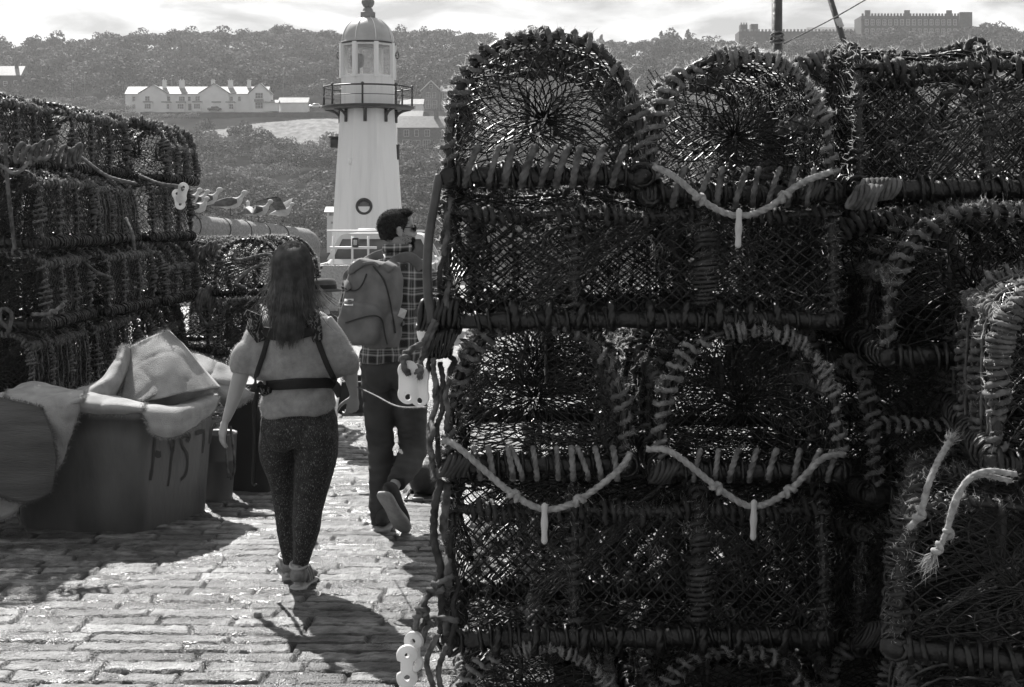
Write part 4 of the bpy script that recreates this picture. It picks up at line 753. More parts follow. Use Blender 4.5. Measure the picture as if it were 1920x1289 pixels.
bridle([(1225, 312, .02), (1262, 330, 0), (1330, 385, 0), (1385, 405, 0), (1440, 390, 0), (1500, 345, 0), (1560, 322, .02)], (1386, 391, 466), 'pale rope drooping below the top middle round pot', 'highest white toggle, hanging below the top middle pot', 'rope_l', (.3, .75))
bridle([(830, 826, .04), (858, 838, .0), (955, 922, 0), (1021, 955, 0), (1085, 938, 0), (1160, 882, 0), (1182, 850, .03)], (1021, 943, 1021), 'pale knotted rope drooping below the left third row pot', 'white toggle hanging below the left third row pot', 'rope_l', (.36, .68))
bridle([(1212, 842, .02), (1262, 850, 0), (1355, 922, 0), (1415, 950, 0), (1480, 920, 0), (1540, 862, 0), (1583, 852, .03)], (1414, 937, 1014), 'pale knotted rope drooping below the middle third row pot', 'long white toggle hanging below the middle third row pot', 'rope_l', (.33, .68))
# lashing turns around the front base bars
def lashings(x0, x1, y0, y1, n, lean0, mat, label, Y=YF, r=.0085):
    root = empty('base_lashing', P((x0 + x1) / 2, y0, Y), label, 'rope'); o0 = np.array(root.location)
    for i in range(n):
        x = x0 + (x1 - x0) * (i + .5) / n + R.uniform(-9, 9); lean = lean0 + R.uniform(-7, 7); q = [P(x + lean, y0 - 2, Y + .04), P(x + lean * .9, y0 - 3, Y - .03), P(x + lean * .3, (y0 * .6 + y1 * .4), Y - .048), P(x - lean * .2, y1 - 8, Y - .045), P(x - lean * .3, y1 + 3, Y), P(x, y1 - 5, Y + .04)]; mb = MB(); rope(mb, spline(np.array(q), 6) - o0, r * R.uniform(.75, 1.05), k=12, amp=.42); mb.build('rope_turn', MAT[mat], root)
lashings(865, 1165, 282, 345, 9, 14, 'rope', 'slanting rope turns around the base of the top left round pot', r=.0100)
lashings(1255, 1540, 322, 382, 8, 14, 'rope', 'rope turns around the base of the top middle round pot')
lashings(880, 1170, 845, 895, 10, -9, 'rope_l', 'rope turns around the base of the left third row pot')
lashings(1290, 1575, 850, 898, 8, 12, 'rope_l', 'rope turns around the base of the middle third row pot')
lashings(930, 1500, 575, 612, 9, 2, 'rubber', 'dark rubber straps around the base of the second row long pot', r=.011)
lashings(900, 1500, 1185, 1222, 8, 0, 'rubber', 'dark rubber straps around the base of the fourth row long pot', r=.011)
# rope coil ends and thick wraps at corners
def coilball(px, py, Y, w, h, mat, label, n=6, r=.008):
    root = MB(); c = P(px, py, Y)
    for i in range(n): 
        th = np.linspace(0, 2 * math.pi, 26)[:-1]; x = (i - n / 2) * r * 1.7; rr = h * (1 - .25 * abs(i - n / 2) / n); tube(root, c + np.stack([x + .004 * np.sin(th * 2 + i) + .25 * w * np.sin(th), rr * .7 * np.cos(th), rr * np.sin(th)], -1), r, 8, closed=True, rough=.1)
    tag(root.build('rope_coil', MAT[mat]), label, 'rope')
coilball(862, 872, YF - .05, .08, .035, 'rope_d', 'bundle of rope wound on the left corner of the third row'); coilball(1530, 355, YF - .03, .05, .030, 'rope_d', 'rope coil at the right corner of the top middle pot', 6, .006)
coilball(1250, 885, YF - .04, .06, .033, 'rope_d', 'dark rope winding at the left end of the middle third row pot', 5)
coilball(826, 645, YF - .02, .05, .045, 'rubber', 'glossy black coils on the protruding bar end beside the white float plate', 11, .005); coilball(826, 590, YF, .04, .05, 'rubber', 'fat black wrapped bar end left of the second row', 8, .009)
coilball(1650, 355, YF - .05, .05, .030, 'rope', 'bundle of rope at the lower left corner of the square top pot', 9); coilball(1625, 370, YF - .08, .06, .035, 'rope', 'rope hanks between the middle and square top row pots', 6)
coilball(1640, 1190, 4.5, .10, .04, 'rope_d', 'dark coil of rope at the lower right of the stack', 9, .005); coilball(1750, 1235, 4.2, .12, .045, 'rope_d', 'larger dark coil of rope by the bottom right pot', 12, .005); 
cord('rope_end', [P(1780, 830, 3.6), P(1762, 860, 3.55), P(1742, 905, 3.5), P(1725, 965, 3.5), P(1703, 992, 3.5)], .0075, 'rope_b', 'short rope end with a knot hanging at the right', knots=(.78,), frays=(0,))
cord('rope_end', [P(1905, 890, 3.3), P(1850, 884, 3.27), P(1810, 905, 3.25), P(1785, 965, 3.25), P(1770, 1010, 3.25), P(1752, 1040, 3.25)], .0062, 'rope_b', 'thick doubled pale rope end with frayed tassel at the right', knots=(.93,), frays=(1,))
cord('rope_end', [P(1895, 902, 3.3), P(1835, 892, 3.28), P(1796, 925, 3.25), P(1778, 985, 3.25), P(1784, 1010, 3.25)], .0056, 'rope_b', 'second strand beside the frayed tassel rope', knots=(.9,))
# ropes tangling down the left edge of the right stack
for i, (x, y0, y1) in enumerate([(812, 670, 900), (826, 680, 890), (840, 690, 880), (822, 900, 1180), (838, 905, 1190), (850, 1000, 1230), (812, 690, 860), (830, 380, 600), (838, 372, 600), (845, 620, 700)]):
    pts = [P(x + R.uniform(-6, 6) + 5 * math.sin(t * 6 + i), y0 + (y1 - y0) * t, YF - .02 + R.uniform(-.02, .05)) for t in np.linspace(0, 1, 8)]; cord('hanging_rope', pts, .0075 if i not in (3, 4) else .011, ('rope', 'rope_d')[i % 2], 'rope hanging down the walkway edge of the right stack, one of a tangle', group='tangled ropes on the walkway edge of the right stack', amp=.3)
for pts, k in [([(833, 1105), (800, 1120), (785, 1150), (778, 1185), (770, 1215)], (.5,)), ([(850, 1080), (815, 1100), (795, 1135), (800, 1160), (782, 1185)], (.3, .6)), ([(860, 1165), (825, 1160), (800, 1178), (790, 1205), (775, 1195)], (.4,)), ([(820, 1190), (800, 1240), (812, 1289), (805, 1320)], ()), ([(838, 1210), (822, 1260), (835, 1320)], ())]:
    cord('knotted_rope', [P(x, y, YF - .06 + .02 * math.sin(i * 2)) for i, (x, y) in enumerate(pts)], .008, 'rope', 'knotted rope holding the lower white float plates', group='knotted ropes at the lower left corner of the right stack', knots=k, amp=.3)
cord('hanging_rope', [P(833, 318, YF - .02), P(826, 330, YF - .02), P(820, 345, YF - .02)], .0075, 'rope_l', 'short rope entering the top of the black rubber hose')
mb = MB(); pts = spline(np.array([P(824, 328, YF - .02), P(815, 380, YF - .03), P(805, 440, YF - .03), P(801, 520, YF - .03), P(808, 606, YF - .03)]), 10); tube(mb, pts, .0145, 16, rough=.01); tag(mb.build('rubber_hose', M('hose_rubber', .05, .08, sc=20, rough=.45)), 'long curved black rubber hose beside the man', 'hose')
cord('plate_rope', [P(815, 600, YF - .04), P(795, 640, YF - .06), P(772, 655, YF - .08), P(757, 678, YF - .12), P(761, 697, YF - .128), P(768, 700, YF - .11), P(768, 688, YF - .09)], .0080, 'rope', 'left rope with a knot holding the upper white float plates', knots=(.45,), amp=.3)
cord('plate_rope', [P(818, 604, YF - .04), P(800, 650, YF - .05), P(788, 680, YF - .07), P(785, 695, YF - .10), P(786, 707, YF - .11), P(792, 705, YF - .08)], .0080, 'rope', 'right rope with a knot holding the upper white float plates', knots=(.62,), amp=.3)
cord('plate_rope', [P(815, 608, YF - .02), P(808, 660, YF - .02), P(800, 700, YF - .02), P(806, 690, YF)], .0065, 'rope_d', 'thin dark rope behind the upper float plates', amp=.3)
cord('thin_line', [P(640, 712, 7.6), P(700, 740, 6.2), P(745, 762, 5.2), P(800, 764, 4.5)], .0028, 'rope_l', 'thin pale line sagging across the man\'s jeans to the right stack', amp=.1)
def curve_plate(name, outer, holes, depth, mat, loc, rot, label, group=None, bev=.0015, parent=None):
    cu = bpy.data.curves.new(name, 'CURVE'); cu.dimensions = '2D'; cu.fill_mode = 'BOTH'; cu.extrude = depth / 2; cu.bevel_depth = bev; cu.bevel_resolution = 2
    for poly in [outer] + holes:
        s = cu.splines.new('POLY'); s.points.add(len(poly) - 1); s.use_cyclic_u = True
        for i, (x, y) in enumerate(poly): s.points[i].co = (x, y, 0, 1)
    o = bpy.data.objects.new(name, cu); COL.objects.link(o); dg = bpy.context.evaluated_depsgraph_get(); me = bpy.data.meshes.new_from_object(o.evaluated_get(dg)); bpy.data.objects.remove(o); o = bpy.data.objects.new(name, me); COL.objects.link(o); me.materials.clear(); me.materials.append(mat)
    o.location = tuple(loc); o.rotation_euler = rot
    if parent: o.parent = parent
    else: tag(o, label, 'float plate', group)
    return o
circ = lambda cx, cy, r, n=20: [(cx + r * math.cos(t), cy + r * math.sin(t)) for t in np.linspace(0, 2 * math.pi, n, endpoint=False)]
def eight(r, d, waist):
    o = []
    for t in np.linspace(0, 2 * math.pi, 64, endpoint=False):
        y = (d + r) * math.sin(t); x0 = math.cos(t); yy = abs(y); w = math.sqrt(max(r * r - (yy - d) ** 2, 0)) if yy > d * .55 else 0; w = max(w, waist if yy < d * 1.1 else 0); o.append((w * (1 if x0 >= 0 else -1), y))
    return o
pm = M('float_plastic', .62, .78, sc=60, rough=.4, pos=(.28, .36), tr=.35)
s = YF / F
curve_plate('float_plate', eight(18 * s, 21 * s, 16 * s), [circ(0, -27 * s, 6.5 * s), circ(0, 20 * s, 5.5 * s)], .010, pm, P(765, 717, YF - .115), (math.radians(90), 0, math.radians(12)), 'upper left white float plate with two holes, in front of the man\'s jeans', 'white float plates')
curve_plate('float_plate', eight(17 * s, 19 * s, 15 * s), [circ(0, -26 * s, 6.5 * s), circ(0, 20 * s, 5.5 * s)], .010, pm, P(787, 725, YF - .095), (math.radians(90), 0, math.radians(-14)), 'upper right white float plate overlapping the other beside the man', 'white float plates')
curve_plate('float_plate', eight(17 * s, 20 * s, 9 * s), [circ(0, -20 * s, 8 * s), circ(0, 21 * s, 7 * s)], .012, pm, P(763, 1250, YF - .12), (math.radians(90), 0, math.radians(8)), 'lower white figure-eight float plate hanging near the ground', 'white float plates', .004)
curve_plate('float_plate', eight(16 * s, 19 * s, 9 * s), [circ(0, -20 * s, 7 * s), circ(0, 20 * s, 7 * s)], .012, pm, P(776, 1222, YF - .08), (math.radians(90), 0, math.radians(-20)), 'lower white float plate mostly hidden behind the figure-eight one', 'white float plates', .004)
s2 = 9.6 / F
for x, y, a, lb in ((342, 362, 10, 'white float plate tied to the left stack, upper of two'), (335, 374, -16, 'white float plate tied to the left stack, lower of two')): curve_plate('float_plate', eight(9.5 * s2, 10 * s2, 8 * s2), [circ(0, -10 * s2, 3 * s2), circ(0, 11 * s2, 3 * s2)], .014, pm, P(x, y, 9.62), (math.radians(90), math.radians(a), math.radians(12)), lb, 'white float plates')
th = np.linspace(math.pi * .9, math.pi * 2.15, 18); mb = MB(); c0 = P(818, 622, YF + .04); tube(mb, c0 + np.stack([.042 * np.cos(th), th * 0, .045 * np.sin(th)], -1), np.stack([np.full(18, .020), np.full(18, .008)], -1), 10, up=(0, 0, 1)); tag(mb.build('float_ring', pm), 'broken white float ring caught on the black coils', 'float')
mb = MB(); tube(mb, spline(np.array([P(800, 665, YF + .03), P(815, 658, YF), P(835, 655, YF), P(850, 650, YF)]), 6), np.stack([np.interp(np.linspace(0, 1, 19), [0, .3, 1], [.008, .014, .005]), np.full(19, .006)], -1), 10); tag(mb.build('plastic_scrap', pm), 'pale plastic scrap below the black coils', 'plastic')
# ropes on the left stack
for pts, m_, lb, kn in [([(0, 310, 8.4), (30, 325, 8.4), (60, 300, 8.45), (90, 295, 8.5), (96, 275, 8.6)], 'rope_l', 'pale rope looped on the nearest top pot of the left stack', (.5,)), ([(10, 270, 8.5), (12, 320, 8.45), (20, 400, 8.5), (28, 470, 8.5)], 'rope', 'rope hanging down the nearest left stack pots', ()), ([(128, 300, 9.6), (150, 295, 9.6), (200, 330, 9.6), (255, 345, 9.6)], 'rope_l', 'pale rope lying along the top row of the left stack', (.3,)), ([(262, 330, 9.7), (300, 345, 9.6), (335, 350, 9.62), (344, 358, 9.62)], 'rope', 'rope leading to the white float plates on the left stack', ()), ([(236, 410, 9.7), (248, 440, 9.6), (252, 470, 9.6)], 'rope', 'short rope hanging on the second row of the left stack', ()), ([(60, 590, 8.5), (95, 588, 8.5), (120, 570, 8.5)], 'rope_l', 'pale rope across the base of a third row pot on the left stack', (.6,)), ([(155, 490, 9.5), (180, 510, 9.4), (205, 520, 9.6)], 'rope', 'rope between third row pots on the left stack', ()), ([(365, 575, 11.8), (390, 610, 11.7), (410, 595, 11.7), (408, 650, 11.7)], 'rope_l', 'pale rope ends on the farthest left stack pots', (.5,)), ([(20, 620, 8.4), (0, 600, 8.4), (5, 580, 8.4), (22, 590, 8.4), (15, 625, 8.4)], 'rope', 'loop of rope at the left edge below the third row', ())]:
    cord('rope', [P(*q) for q in pts], .011, m_, lb, knots=kn)
def bundle(px0, px1, py, Y, rr, n, label):
    mb = MB()
    for i in range(n):
        x = px0 + (px1 - px0) * (i + .5) / n; th = np.linspace(0, 6.283, 22)[:-1]; c = P(x, py + 6 * math.sin(i * 1.3), Y + .1 * i / n); tube(mb, c + np.stack([.02 * np.sin(th + .6), rr * .5 * np.cos(th), rr * np.sin(th)], -1), .013, 8, closed=True, rough=.08)
    tag(mb.build('rope_hank', MAT['rope']), label, 'rope')
bundle(30, 96, 287, 8.42, .055, 5, 'hank of thick rope hung on the nearest top left pot'); bundle(112, 150, 292, 9.3, .06, 4, 'hank of rope between the two nearest top left pots'); bundle(372, 400, 560, 11.6, .08, 7, 'hank of pale rope wound on the farthest left stack pot')
bundle(360, 440, 470, 12.1, .05, 9, 'bundled rope along the top of the farthest third row pot')
for i, pts in enumerate([[(441, 468), (445, 488), (500, 477), (512, 490), (525, 510)], [(441, 530), (470, 505), (500, 495)], [(440, 532), (480, 548), (520, 560)], [(430, 600), (470, 560), (520, 545)]]): cord('tow_rope', [P(x, y, 11.5 + .08 * i) for x, y in pts], .012, 'rope_l', 'pale rope stretched across the dark pots under the padded rail', group='pale ropes across the pots under the rail')
# ------------------------------------------------------------------ tubs and carpet
tubm = M('tub_plastic', .055, .12, sc=4, rough=.5, bump=.3, bs=25, det=12, stretch=(1, 1, .4)); 
def rrect(c, h, r, k=5):       # rounded quad from 4 corners in plan (ccw)
    c = np.array(c, float); o = []
    for i in range(4):
        a, b, d = c[i - 1], c[i], c[(i + 1) % 4]; u = nrm(a - b); w = nrm(d - b)
        for t in np.linspace(0, 1, k): p0, p1 = b + u * r, b + w * r; q = (1 - t) ** 2 * p0 + 2 * t * (1 - t) * b + t * t * p1; o.append((q[0], q[1], h))
    return np.array(o)
def tub(name, base, H, flare, label, mat, gz):
    base = np.array(base, float); c = base.mean(0); root = empty(name, (c[0], c[1], gz), label, 'tub'); off = np.array([c[0], c[1], 0]); mb = MB(); rings = []
    for t in (0, .01, .05, .4, .8, .93, .935, .97, 1.0): k = 1 + flare * t + (.0 if t > .01 else -.03) + (.035 if .93 < t else 0) + (-.01 if t == 1 else 0); rings.append(rrect(c + (base - c) * k, H * t, .075) - off)
    for t in (1.0, .97, .1): k = 1 + flare * t - .05; rings.append(rrect(c + (base - c) * k, H * t + (.004 if t == 1 else 0), .06) - off)
    V = np.array(rings); n, m = V.shape[:2]; mb.add(V, grid_faces(n, m, False, True)); mb.f.append(np.array([np.arange(m)[::-1]])); mb.m.append(np.array([0])); mb.f.append(np.array([np.arange(m) + (n - 1) * m])); mb.m.append(np.array([0])); mb.build('shell', mat, root); return root, c
A, B, C = P(30, 1000, 8.0)[:2], P(262, 1008, 7.87)[:2], P(392, 962, 8.52)[:2]
tb, tc_ = tub('fish_tub', [A, B, C, A + (C - B)], .70, .10, 'large grey plastic tub with painted letters, draped with carpet, front left', tubm, -.004)
# painted letters on the side wall: strokes projected to the wall plane
wB = np.array([*(tc_ + (B - tc_) * 1.0), 0]); wC = np.array([*(tc_ + (C - tc_) * 1.0), 0]); wT = np.array([*(tc_ + (B - tc_) * 1.1), .7]); ed = nrm(wC - wB); nn_ = nrm(np.cross(ed, wT - wB)); nn_ = nn_ if nn_[1] < 0 else -nn_
def wall(px, py):
    d = np.array([(px - 960) / F, 1, -(py - HY) / F]); o = np.array([0, 0, EYE]); t = (wB - o).dot(nn_) / d.dot(nn_); return o + d * t + nn_ * .0035
mb = MB(); off = np.array([tc_[0], tc_[1], -.004])
for st, w in [([(291, 800), (290, 822), (288, 845), (286, 870), (281, 901)], .012), ([(290, 850), (297, 853), (301, 851)], .018), ([(317, 800), (319, 825), (324, 848)], .014), ([(329, 800), (326, 830), (321, 860), (318, 890), (314, 912)], .010), ([(337, 820), (345, 816), (354, 818), (350, 828)], .016), ([(338, 822), (342, 838), (350, 852), (351, 872), (347, 890), (338, 900)], .010), ([(366, 813), (374, 810), (383, 809)], .014), ([(382, 808), (382, 825), (379, 850)], .011), ([(404, 795), (398, 802), (395, 815), (393, 832)], .012)]:
    p = np.array([wall(*q) for q in spline(np.array(st, float), 6)]) - off; t = nrm(np.gradient(p, axis=0)); s_ = np.cross(t, nn_) * (w * (1 + .3 * vn(p * 1., 40))[:, None]); th_ = nn_ * .002
    V = np.concatenate([p - s_, p + s_]); n = len(p); i = np.arange(n - 1); mb.add(V, np.stack([i, i + 1, i + 1 + n, i + n], -1))
mb.build('painted_letters', M('letter_paint', .008, .014, sc=30, rough=.5), tb)
tub('fish_tub', [P(428, 927, 9.1)[:2], P(505, 930, 9.0)[:2], P(522, 915, 9.45)[:2], P(440, 915, 9.5)[:2]], .66, .10, 'dark plastic tub behind the lettered one, beside the woman in the sweater', M('tub_dark', .022, .035, sc=4, rough=.5), -.006)
tub('crate', [P(628, 783, 12.9)[:2], P(685, 783, 12.9)[:2], P(688, 783, 13.4)[:2], P(632, 783, 13.4)[:2]], .32, .08, 'dark crate on the paving in front of the pickup', M('crate_dark', .03, .05, sc=4, rough=.6), -.04)
r = empty('bucket', (*P(408, 945, 8.85)[:2], -.004), 'small grey bucket squeezed between the two tubs', 'bucket'); mb = MB(); lathe(mb, (0, 0, 0), [(.085, 0), (.09, .02), (.108, .26), (.113, .262), (.113, .28), (.118, .42), (.123, .425), (.12, .44), (.105, .43), (.09, .05)], 28); mb.build('shell', M('bucket_plastic', .10, .14, sc=4, rough=.45), r)
cord('tub_cord', [P(425, 815, 8.7), P(424, 850, 8.68), P(428, 885, 8.68), P(435, 895, 8.68), P(440, 872, 8.68), P(436, 830, 8.7), P(432, 800, 8.72)], .007, 'rope', 'short looped cord with a knot hanging in front of the bucket', knots=(.45,))
cord('tub_cord', [P(38, 930, 7.78), P(34, 960, 7.78), P(40, 985, 7.79)], .008, 'rope', 'short rope end hanging below the carpet at the lower left', frays=(1,))
cpm = M('carpet_felt', .27, .40, sc=9, rough=.95, bump=.9, bs=170, bd=.006, det=9); cpr = M('carpet_ribbed', .09, .13, sc=7, rough=.95, bump=1, bs=60, bd=.01, stretch=(.4, .4, 3))
def patch(name, rows, mat, label, n=11, thick=.012, ns=.016, fray=('t', 'b', 'l', 'r'), parent=None, both=None):
    C = [[P(*q) for q in r_] for r_ in rows]; G = subdiv_patch(C, n); G = G + ns * np.stack([vn(G, 4, 1), vn(G, 4, 2), vn(G, 4.5, 3)], -1) + ns * .35 * np.stack([vn(G, 14, 4), vn(G, 14, 5), vn(G, 14, 6)], -1) - ns * 1.3 * (1 - np.abs(vn(G * [1, 1, 2], 5, 14)))[..., None] ** 8 * np.array([0, -1, .3])
    n0, n1 = G.shape[:2]; du = np.gradient(G, axis=0); dv = np.gradient(G, axis=1); N_ = nrm(np.cross(du, dv)); T_ = G + N_ * thick; mb = MB(); f = grid_faces(n0, n1); V = np.concatenate([G.reshape(-1, 3), T_.reshape(-1, 3)]); k = n0 * n1; ff = [f, f[:, ::-1] + k]
    idx = np.arange(k).reshape(n0, n1)
    for e in (idx[0], idx[-1][::-1], idx[:, 0][::-1], idx[:, -1]): ff.append(np.stack([e[1:], e[:-1], e[:-1] + k, e[1:] + k], -1))
    mb.add(V, np.concatenate(ff))
    E = dict(t=(idx[0], -du.reshape(-1, 3)), b=(idx[-1], du.reshape(-1, 3)), l=(idx[:, 0], -dv.reshape(-1, 3)), r=(idx[:, -1], dv.reshape(-1, 3)))
    for c in fray: e, d = E[c]; e = np.repeat(e, 16); t = R.rand(len(e))[:, None]; q = G.reshape(-1, 3)[e] * (1 - t) + T_.reshape(-1, 3)[e] * t + R.normal(size=(len(e), 3)) * .006; hairs(mb, q, nrm(d[e]) + R.normal(size=(len(e), 3)) * .7, R.uniform(.006, .02, len(e)), .0012)
    o = mb.build(name, mat, parent)
    return o
ca = empty('carpet_piece', P(150, 745, 8.1), 'long piece of old carpet draped over the left rim of the lettered tub', 'carpet')
def kid(o, par):
    o.parent = par; o.matrix_parent_inverse = Matrix.Translation(-Vector(par.location)); return o
kid(patch('hanging_flap', [[(-90, 748, 8.35), (0, 738, 8.35), (70, 735, 8.3), (155, 742, 8.15)], [(-90, 760, 7.93), (5, 755, 7.86), (75, 752, 7.82), (152, 744, 7.84)], [(-90, 860, 7.78), (15, 850, 7.77), (75, 830, 7.77), (135, 805, 7.80)], [(-60, 985, 7.76), (10, 970, 7.77), (50, 936, 7.77), (92, 905, 7.79)]], cpm, ''), ca)
kid(patch('ribbed_fold', [[(-60, 750, 7.80), (0, 748, 7.78), (45, 755, 7.76), (78, 765, 7.76)], [(-60, 800, 7.73), (10, 800, 7.72), (60, 805, 7.71), (97, 820, 7.72)], [(-50, 845, 7.72), (15, 850, 7.71), (65, 860, 7.70), (104, 868, 7.72)], [(-40, 915, 7.72), (12, 935, 7.71), (55, 942, 7.70), (95, 925, 7.73)]], cpr, '', thick=.012, ns=.006), ca)
kid(patch('rolled_edge', [[(5, 742, 8.4), (60, 720, 8.35), (120, 740, 8.3), (180, 752, 8.2)], [(20, 735, 8.15), (62, 718, 8.15), (115, 728, 8.12), (165, 745, 8.05)], [(8, 742, 7.9), (50, 746, 7.86), (110, 752, 7.84), (155, 748, 7.82)], [(20, 752, 7.8), (60, 765, 7.78), (110, 768, 7.79), (150, 752, 7.8)]], cpm, ''), ca)
kid(patch('low_roll', [[(130, 742, 8.3), (160, 728, 8.25), (205, 745, 8.2), (262, 760, 8.1)], [(140, 738, 8.05), (170, 738, 8.0), (215, 744, 7.98), (265, 758, 7.98)], [(132, 752, 7.83), (170, 756, 7.82), (215, 758, 7.82), (268, 768, 7.83)], [(132, 770, 7.85), (165, 770, 7.84), (215, 770, 7.84), (268, 774, 7.86)]], cpm, ''), ca)
kid(patch('upright_roll', [[(250, 650, 8.5), (238, 650, 8.3), (225, 662, 8.2), (215, 680, 8.25)], [(252, 680, 8.45), (232, 675, 8.15), (205, 695, 8.1), (190, 712, 8.2)], [(242, 712, 8.4), (222, 712, 8.05), (188, 715, 8.0), (165, 722, 8.15)], [(215, 745, 8.35), (205, 740, 8.0), (165, 738, 7.98), (135, 742, 8.1)]], cpm, ''), ca)
cb = empty('carpet_piece', P(320, 740, 8.2), 'stiff grey carpet folded into a peak on top of the lettered tub', 'carpet')
kid(patch('peak', [[(243, 652, 8.45), (268, 640, 8.42), (295, 628, 8.4), (317, 619, 8.38)], [(240, 680, 8.38), (272, 674, 8.30), (315, 665, 8.25), (352, 660, 8.42)], [(236, 715, 8.25), (275, 715, 8.18), (330, 705, 8.15), (383, 694, 8.5)], [(226, 752, 8.15), (275, 752, 8.08), (345, 738, 8.1), (412, 728, 8.55)]], cpm, '', fray=('t',), ns=.006), cb)
kid(patch('peak_back', [[(243, 652, 8.46), (268, 640, 8.44), (295, 628, 8.42), (317, 619, 8.40)], [(262, 700, 8.8), (290, 690, 8.8), (330, 675, 8.75), (362, 668, 8.6)], [(280, 740, 9.0), (310, 735, 9.0), (360, 720, 8.9), (413, 725, 8.65)]], cpm, '', fray=()), cb)
kid(patch('front_fold', [[(252, 752, 8.02), (300, 733, 8.1), (350, 723, 8.2), (400, 724, 8.45)], [(256, 757, 8.25), (305, 750, 8.36), (352, 744, 8.45), (402, 736, 8.62)], [(262, 764, 7.88), (310, 768, 7.95), (355, 765, 8.08), (411, 748, 8.46)], [(275, 795, 7.80), (312, 800, 7.87), (350, 792, 8.01), (404, 768, 8.38)], [(285, 814, 7.81), (312, 820, 7.87), (348, 808, 8.0), (392, 782, 8.3)]], cpm, ''), cb)
kid(patch('inner_fold', [[(262, 758, 8.1), (300, 742, 8.15), (350, 730, 8.25), (400, 728, 8.5)], [(262, 766, 8.0), (305, 758, 8.2), (350, 752, 8.3), (400, 745, 8.55)]], cpm, '', fray=()), cb)
cc = empty('carpet_piece', P(400, 700, 9), 'carpet strip sagging over the dark tub behind the woman\'s arm', 'carpet')
kid(patch('strip', [[(352, 662, 9.2), (375, 668, 9.15), (405, 680, 9.1), (440, 694, 9.1)], [(362, 690, 9.0), (385, 700, 8.95), (415, 712, 8.95), (450, 716, 8.95)], [(395, 725, 8.95), (415, 738, 8.9), (440, 745, 8.88), (470, 735, 8.9)], [(420, 760, 8.95), (435, 764, 8.9), (455, 755, 8.9), (475, 742, 8.9)]], cpm, ''), cc)

# ------------------------------------------------------------------ people
skin = M('skin', .34, .42, sc=6, rough=.55, bump=.1, bs=200, bd=.002)
def head_part(mb, c, face, s=1.0, tilt=0):
    f = nrm(np.array([face[0], face[1], 0.])); r_ = np.array([f[1], -f[0], 0]); Mx = np.stack([r_, f, [0, 0, 1]], -1) * s
    E = lambda p, q: ell(mb, np.asarray(c) + Mx @ np.array(p), q, 20, 12, M=Mx)
    E((0, -.012, .030), (.076, .098, .088)); E((0, .030, -.030), (.060, .062, .075)); E((0, .055, -.080), (.038, .036, .028)); E((0, .078, -.096), (.020, .016, .016))
    E((0, .078, .040), (.052, .018, .012)); E((0, .060, .062), (.058, .030, .045)); E((.034, .062, -.018), (.026, .024, .022)); E((-.034, .062, -.018), (.026, .024, .022))
    tube(mb, np.array([np.asarray(c) + Mx @ np.array(q) for q in [(0, .084, .036), (0, .096, .016), (0, .112, -.006), (0, .108, -.018), (0, .088, -.022)]]), np.array([.008, .009, .012, .012, .008]) * s, 10)
    for x in (-.011, .011): E((x, .094, -.018), (.009, .011, .008))
    E((0, .086, -.046), (.024, .012, .006)); E((0, .085, -.057), (.021, .012, .007))
    for x in (-.076, .076):
        E((x, -.008, .0), (.008, .017, .030)); E((x * 1.07, -.014, .012), (.007, .014, .017)); E((x * 1.05, -.006, -.02), (.007, .008, .011))
    return Mx
def hand(mb, w, d, n, th, s=1.0, curl=.35, spread=.12):
    """w wrist, d finger direction, n back-of-hand normal, th thumb side"""
    w = np.asarray(w, float); d = nrm(np.asarray(d, float)); n = nrm(n - d * np.dot(n, d)); th = nrm(th - d * np.dot(th, d) - n * np.dot(th, n)); L = .19 * s
    tube(mb, [w - d * .02 * s, w + d * .02 * s, w + d * .05 * s, w + d * .088 * s, w + d * .098 * s], np.array([(.024, .017), (.030, .016), (.041, .015), (.042, .013), (.036, .008)]) * s, 16, up=th)
    for k, (off, ln, sp) in enumerate(((.030, .072, .12), (.010, .080, .03), (-.011, .074, -.05), (-.031, .058, -.15))):
        p = w + d * .088 * s + th * off * s; ang = .15; pts = [p - d * .02 * s]; dd = nrm(d + th * sp * spread * 4); rr = [.0085]
        for j, fr in enumerate((.45, .31, .24)):
            ang += curl * (1, 1.3, .9)[j] * (1 + .12 * k); q = nrm(dd * math.cos(ang) - n * math.sin(ang)); pts.append(pts[-1] + q * ln * fr * s + (d * .02 * s if j == 0 else 0)); rr.append((.0082, .0075, .0062)[j])
        tube(mb, spline(np.array(pts), 4), np.interp(np.linspace(0, 3, 13), range(4), rr) * s, 10); ell(mb, pts[-1], (.0064 * s,) * 3, 10, 8)
    p = w + d * .028 * s + th * .026 * s; pts = [p, p + (d * .5 + th * .75 - n * .3) * .028 * s, p + (d * 1.2 + th * 1.1 - n * .8) * .036 * s, p + (d * 2.1 + th * 1.15 - n * 1.3) * .036 * s]
    tube(mb, spline(np.array(pts), 4), np.array([.013, .0125, .012, .0115, .011, .0108, .0105, .010, .0098, .009, .0085, .008, .007]) * s, 10); ell(mb, pts[-1], (.0075 * s,) * 3, 10, 8)
def limb(mb, Y0, pts, n=6, k=20, up=(1, 0, 0)):
    """pts: px, py, dy, half width px, half depth px"""
    c = np.array([[*P(a, b, Y0 + d), w * Y0 / F, (e[0] if e else w) * Y0 / F] for a, b, d, w, *e in pts]); c[:, 0] *= 1; q = spline(c, n); tube(mb, q[:, :3], q[:, 3:5], k, up=up)
def rehome(o, base, parent=None):
    me = o.data; n = len(me.vertices); co = np.zeros(n * 3, np.float32); me.vertices.foreach_get('co', co); co = co.reshape(-1, 3) - np.array(base, np.float32); me.vertices.foreach_set('co', co.ravel()); me.update()
    if parent is None: o.location = tuple(base)
    else: o.parent = parent
    return o
from mathutils.bvhtree import BVHTree
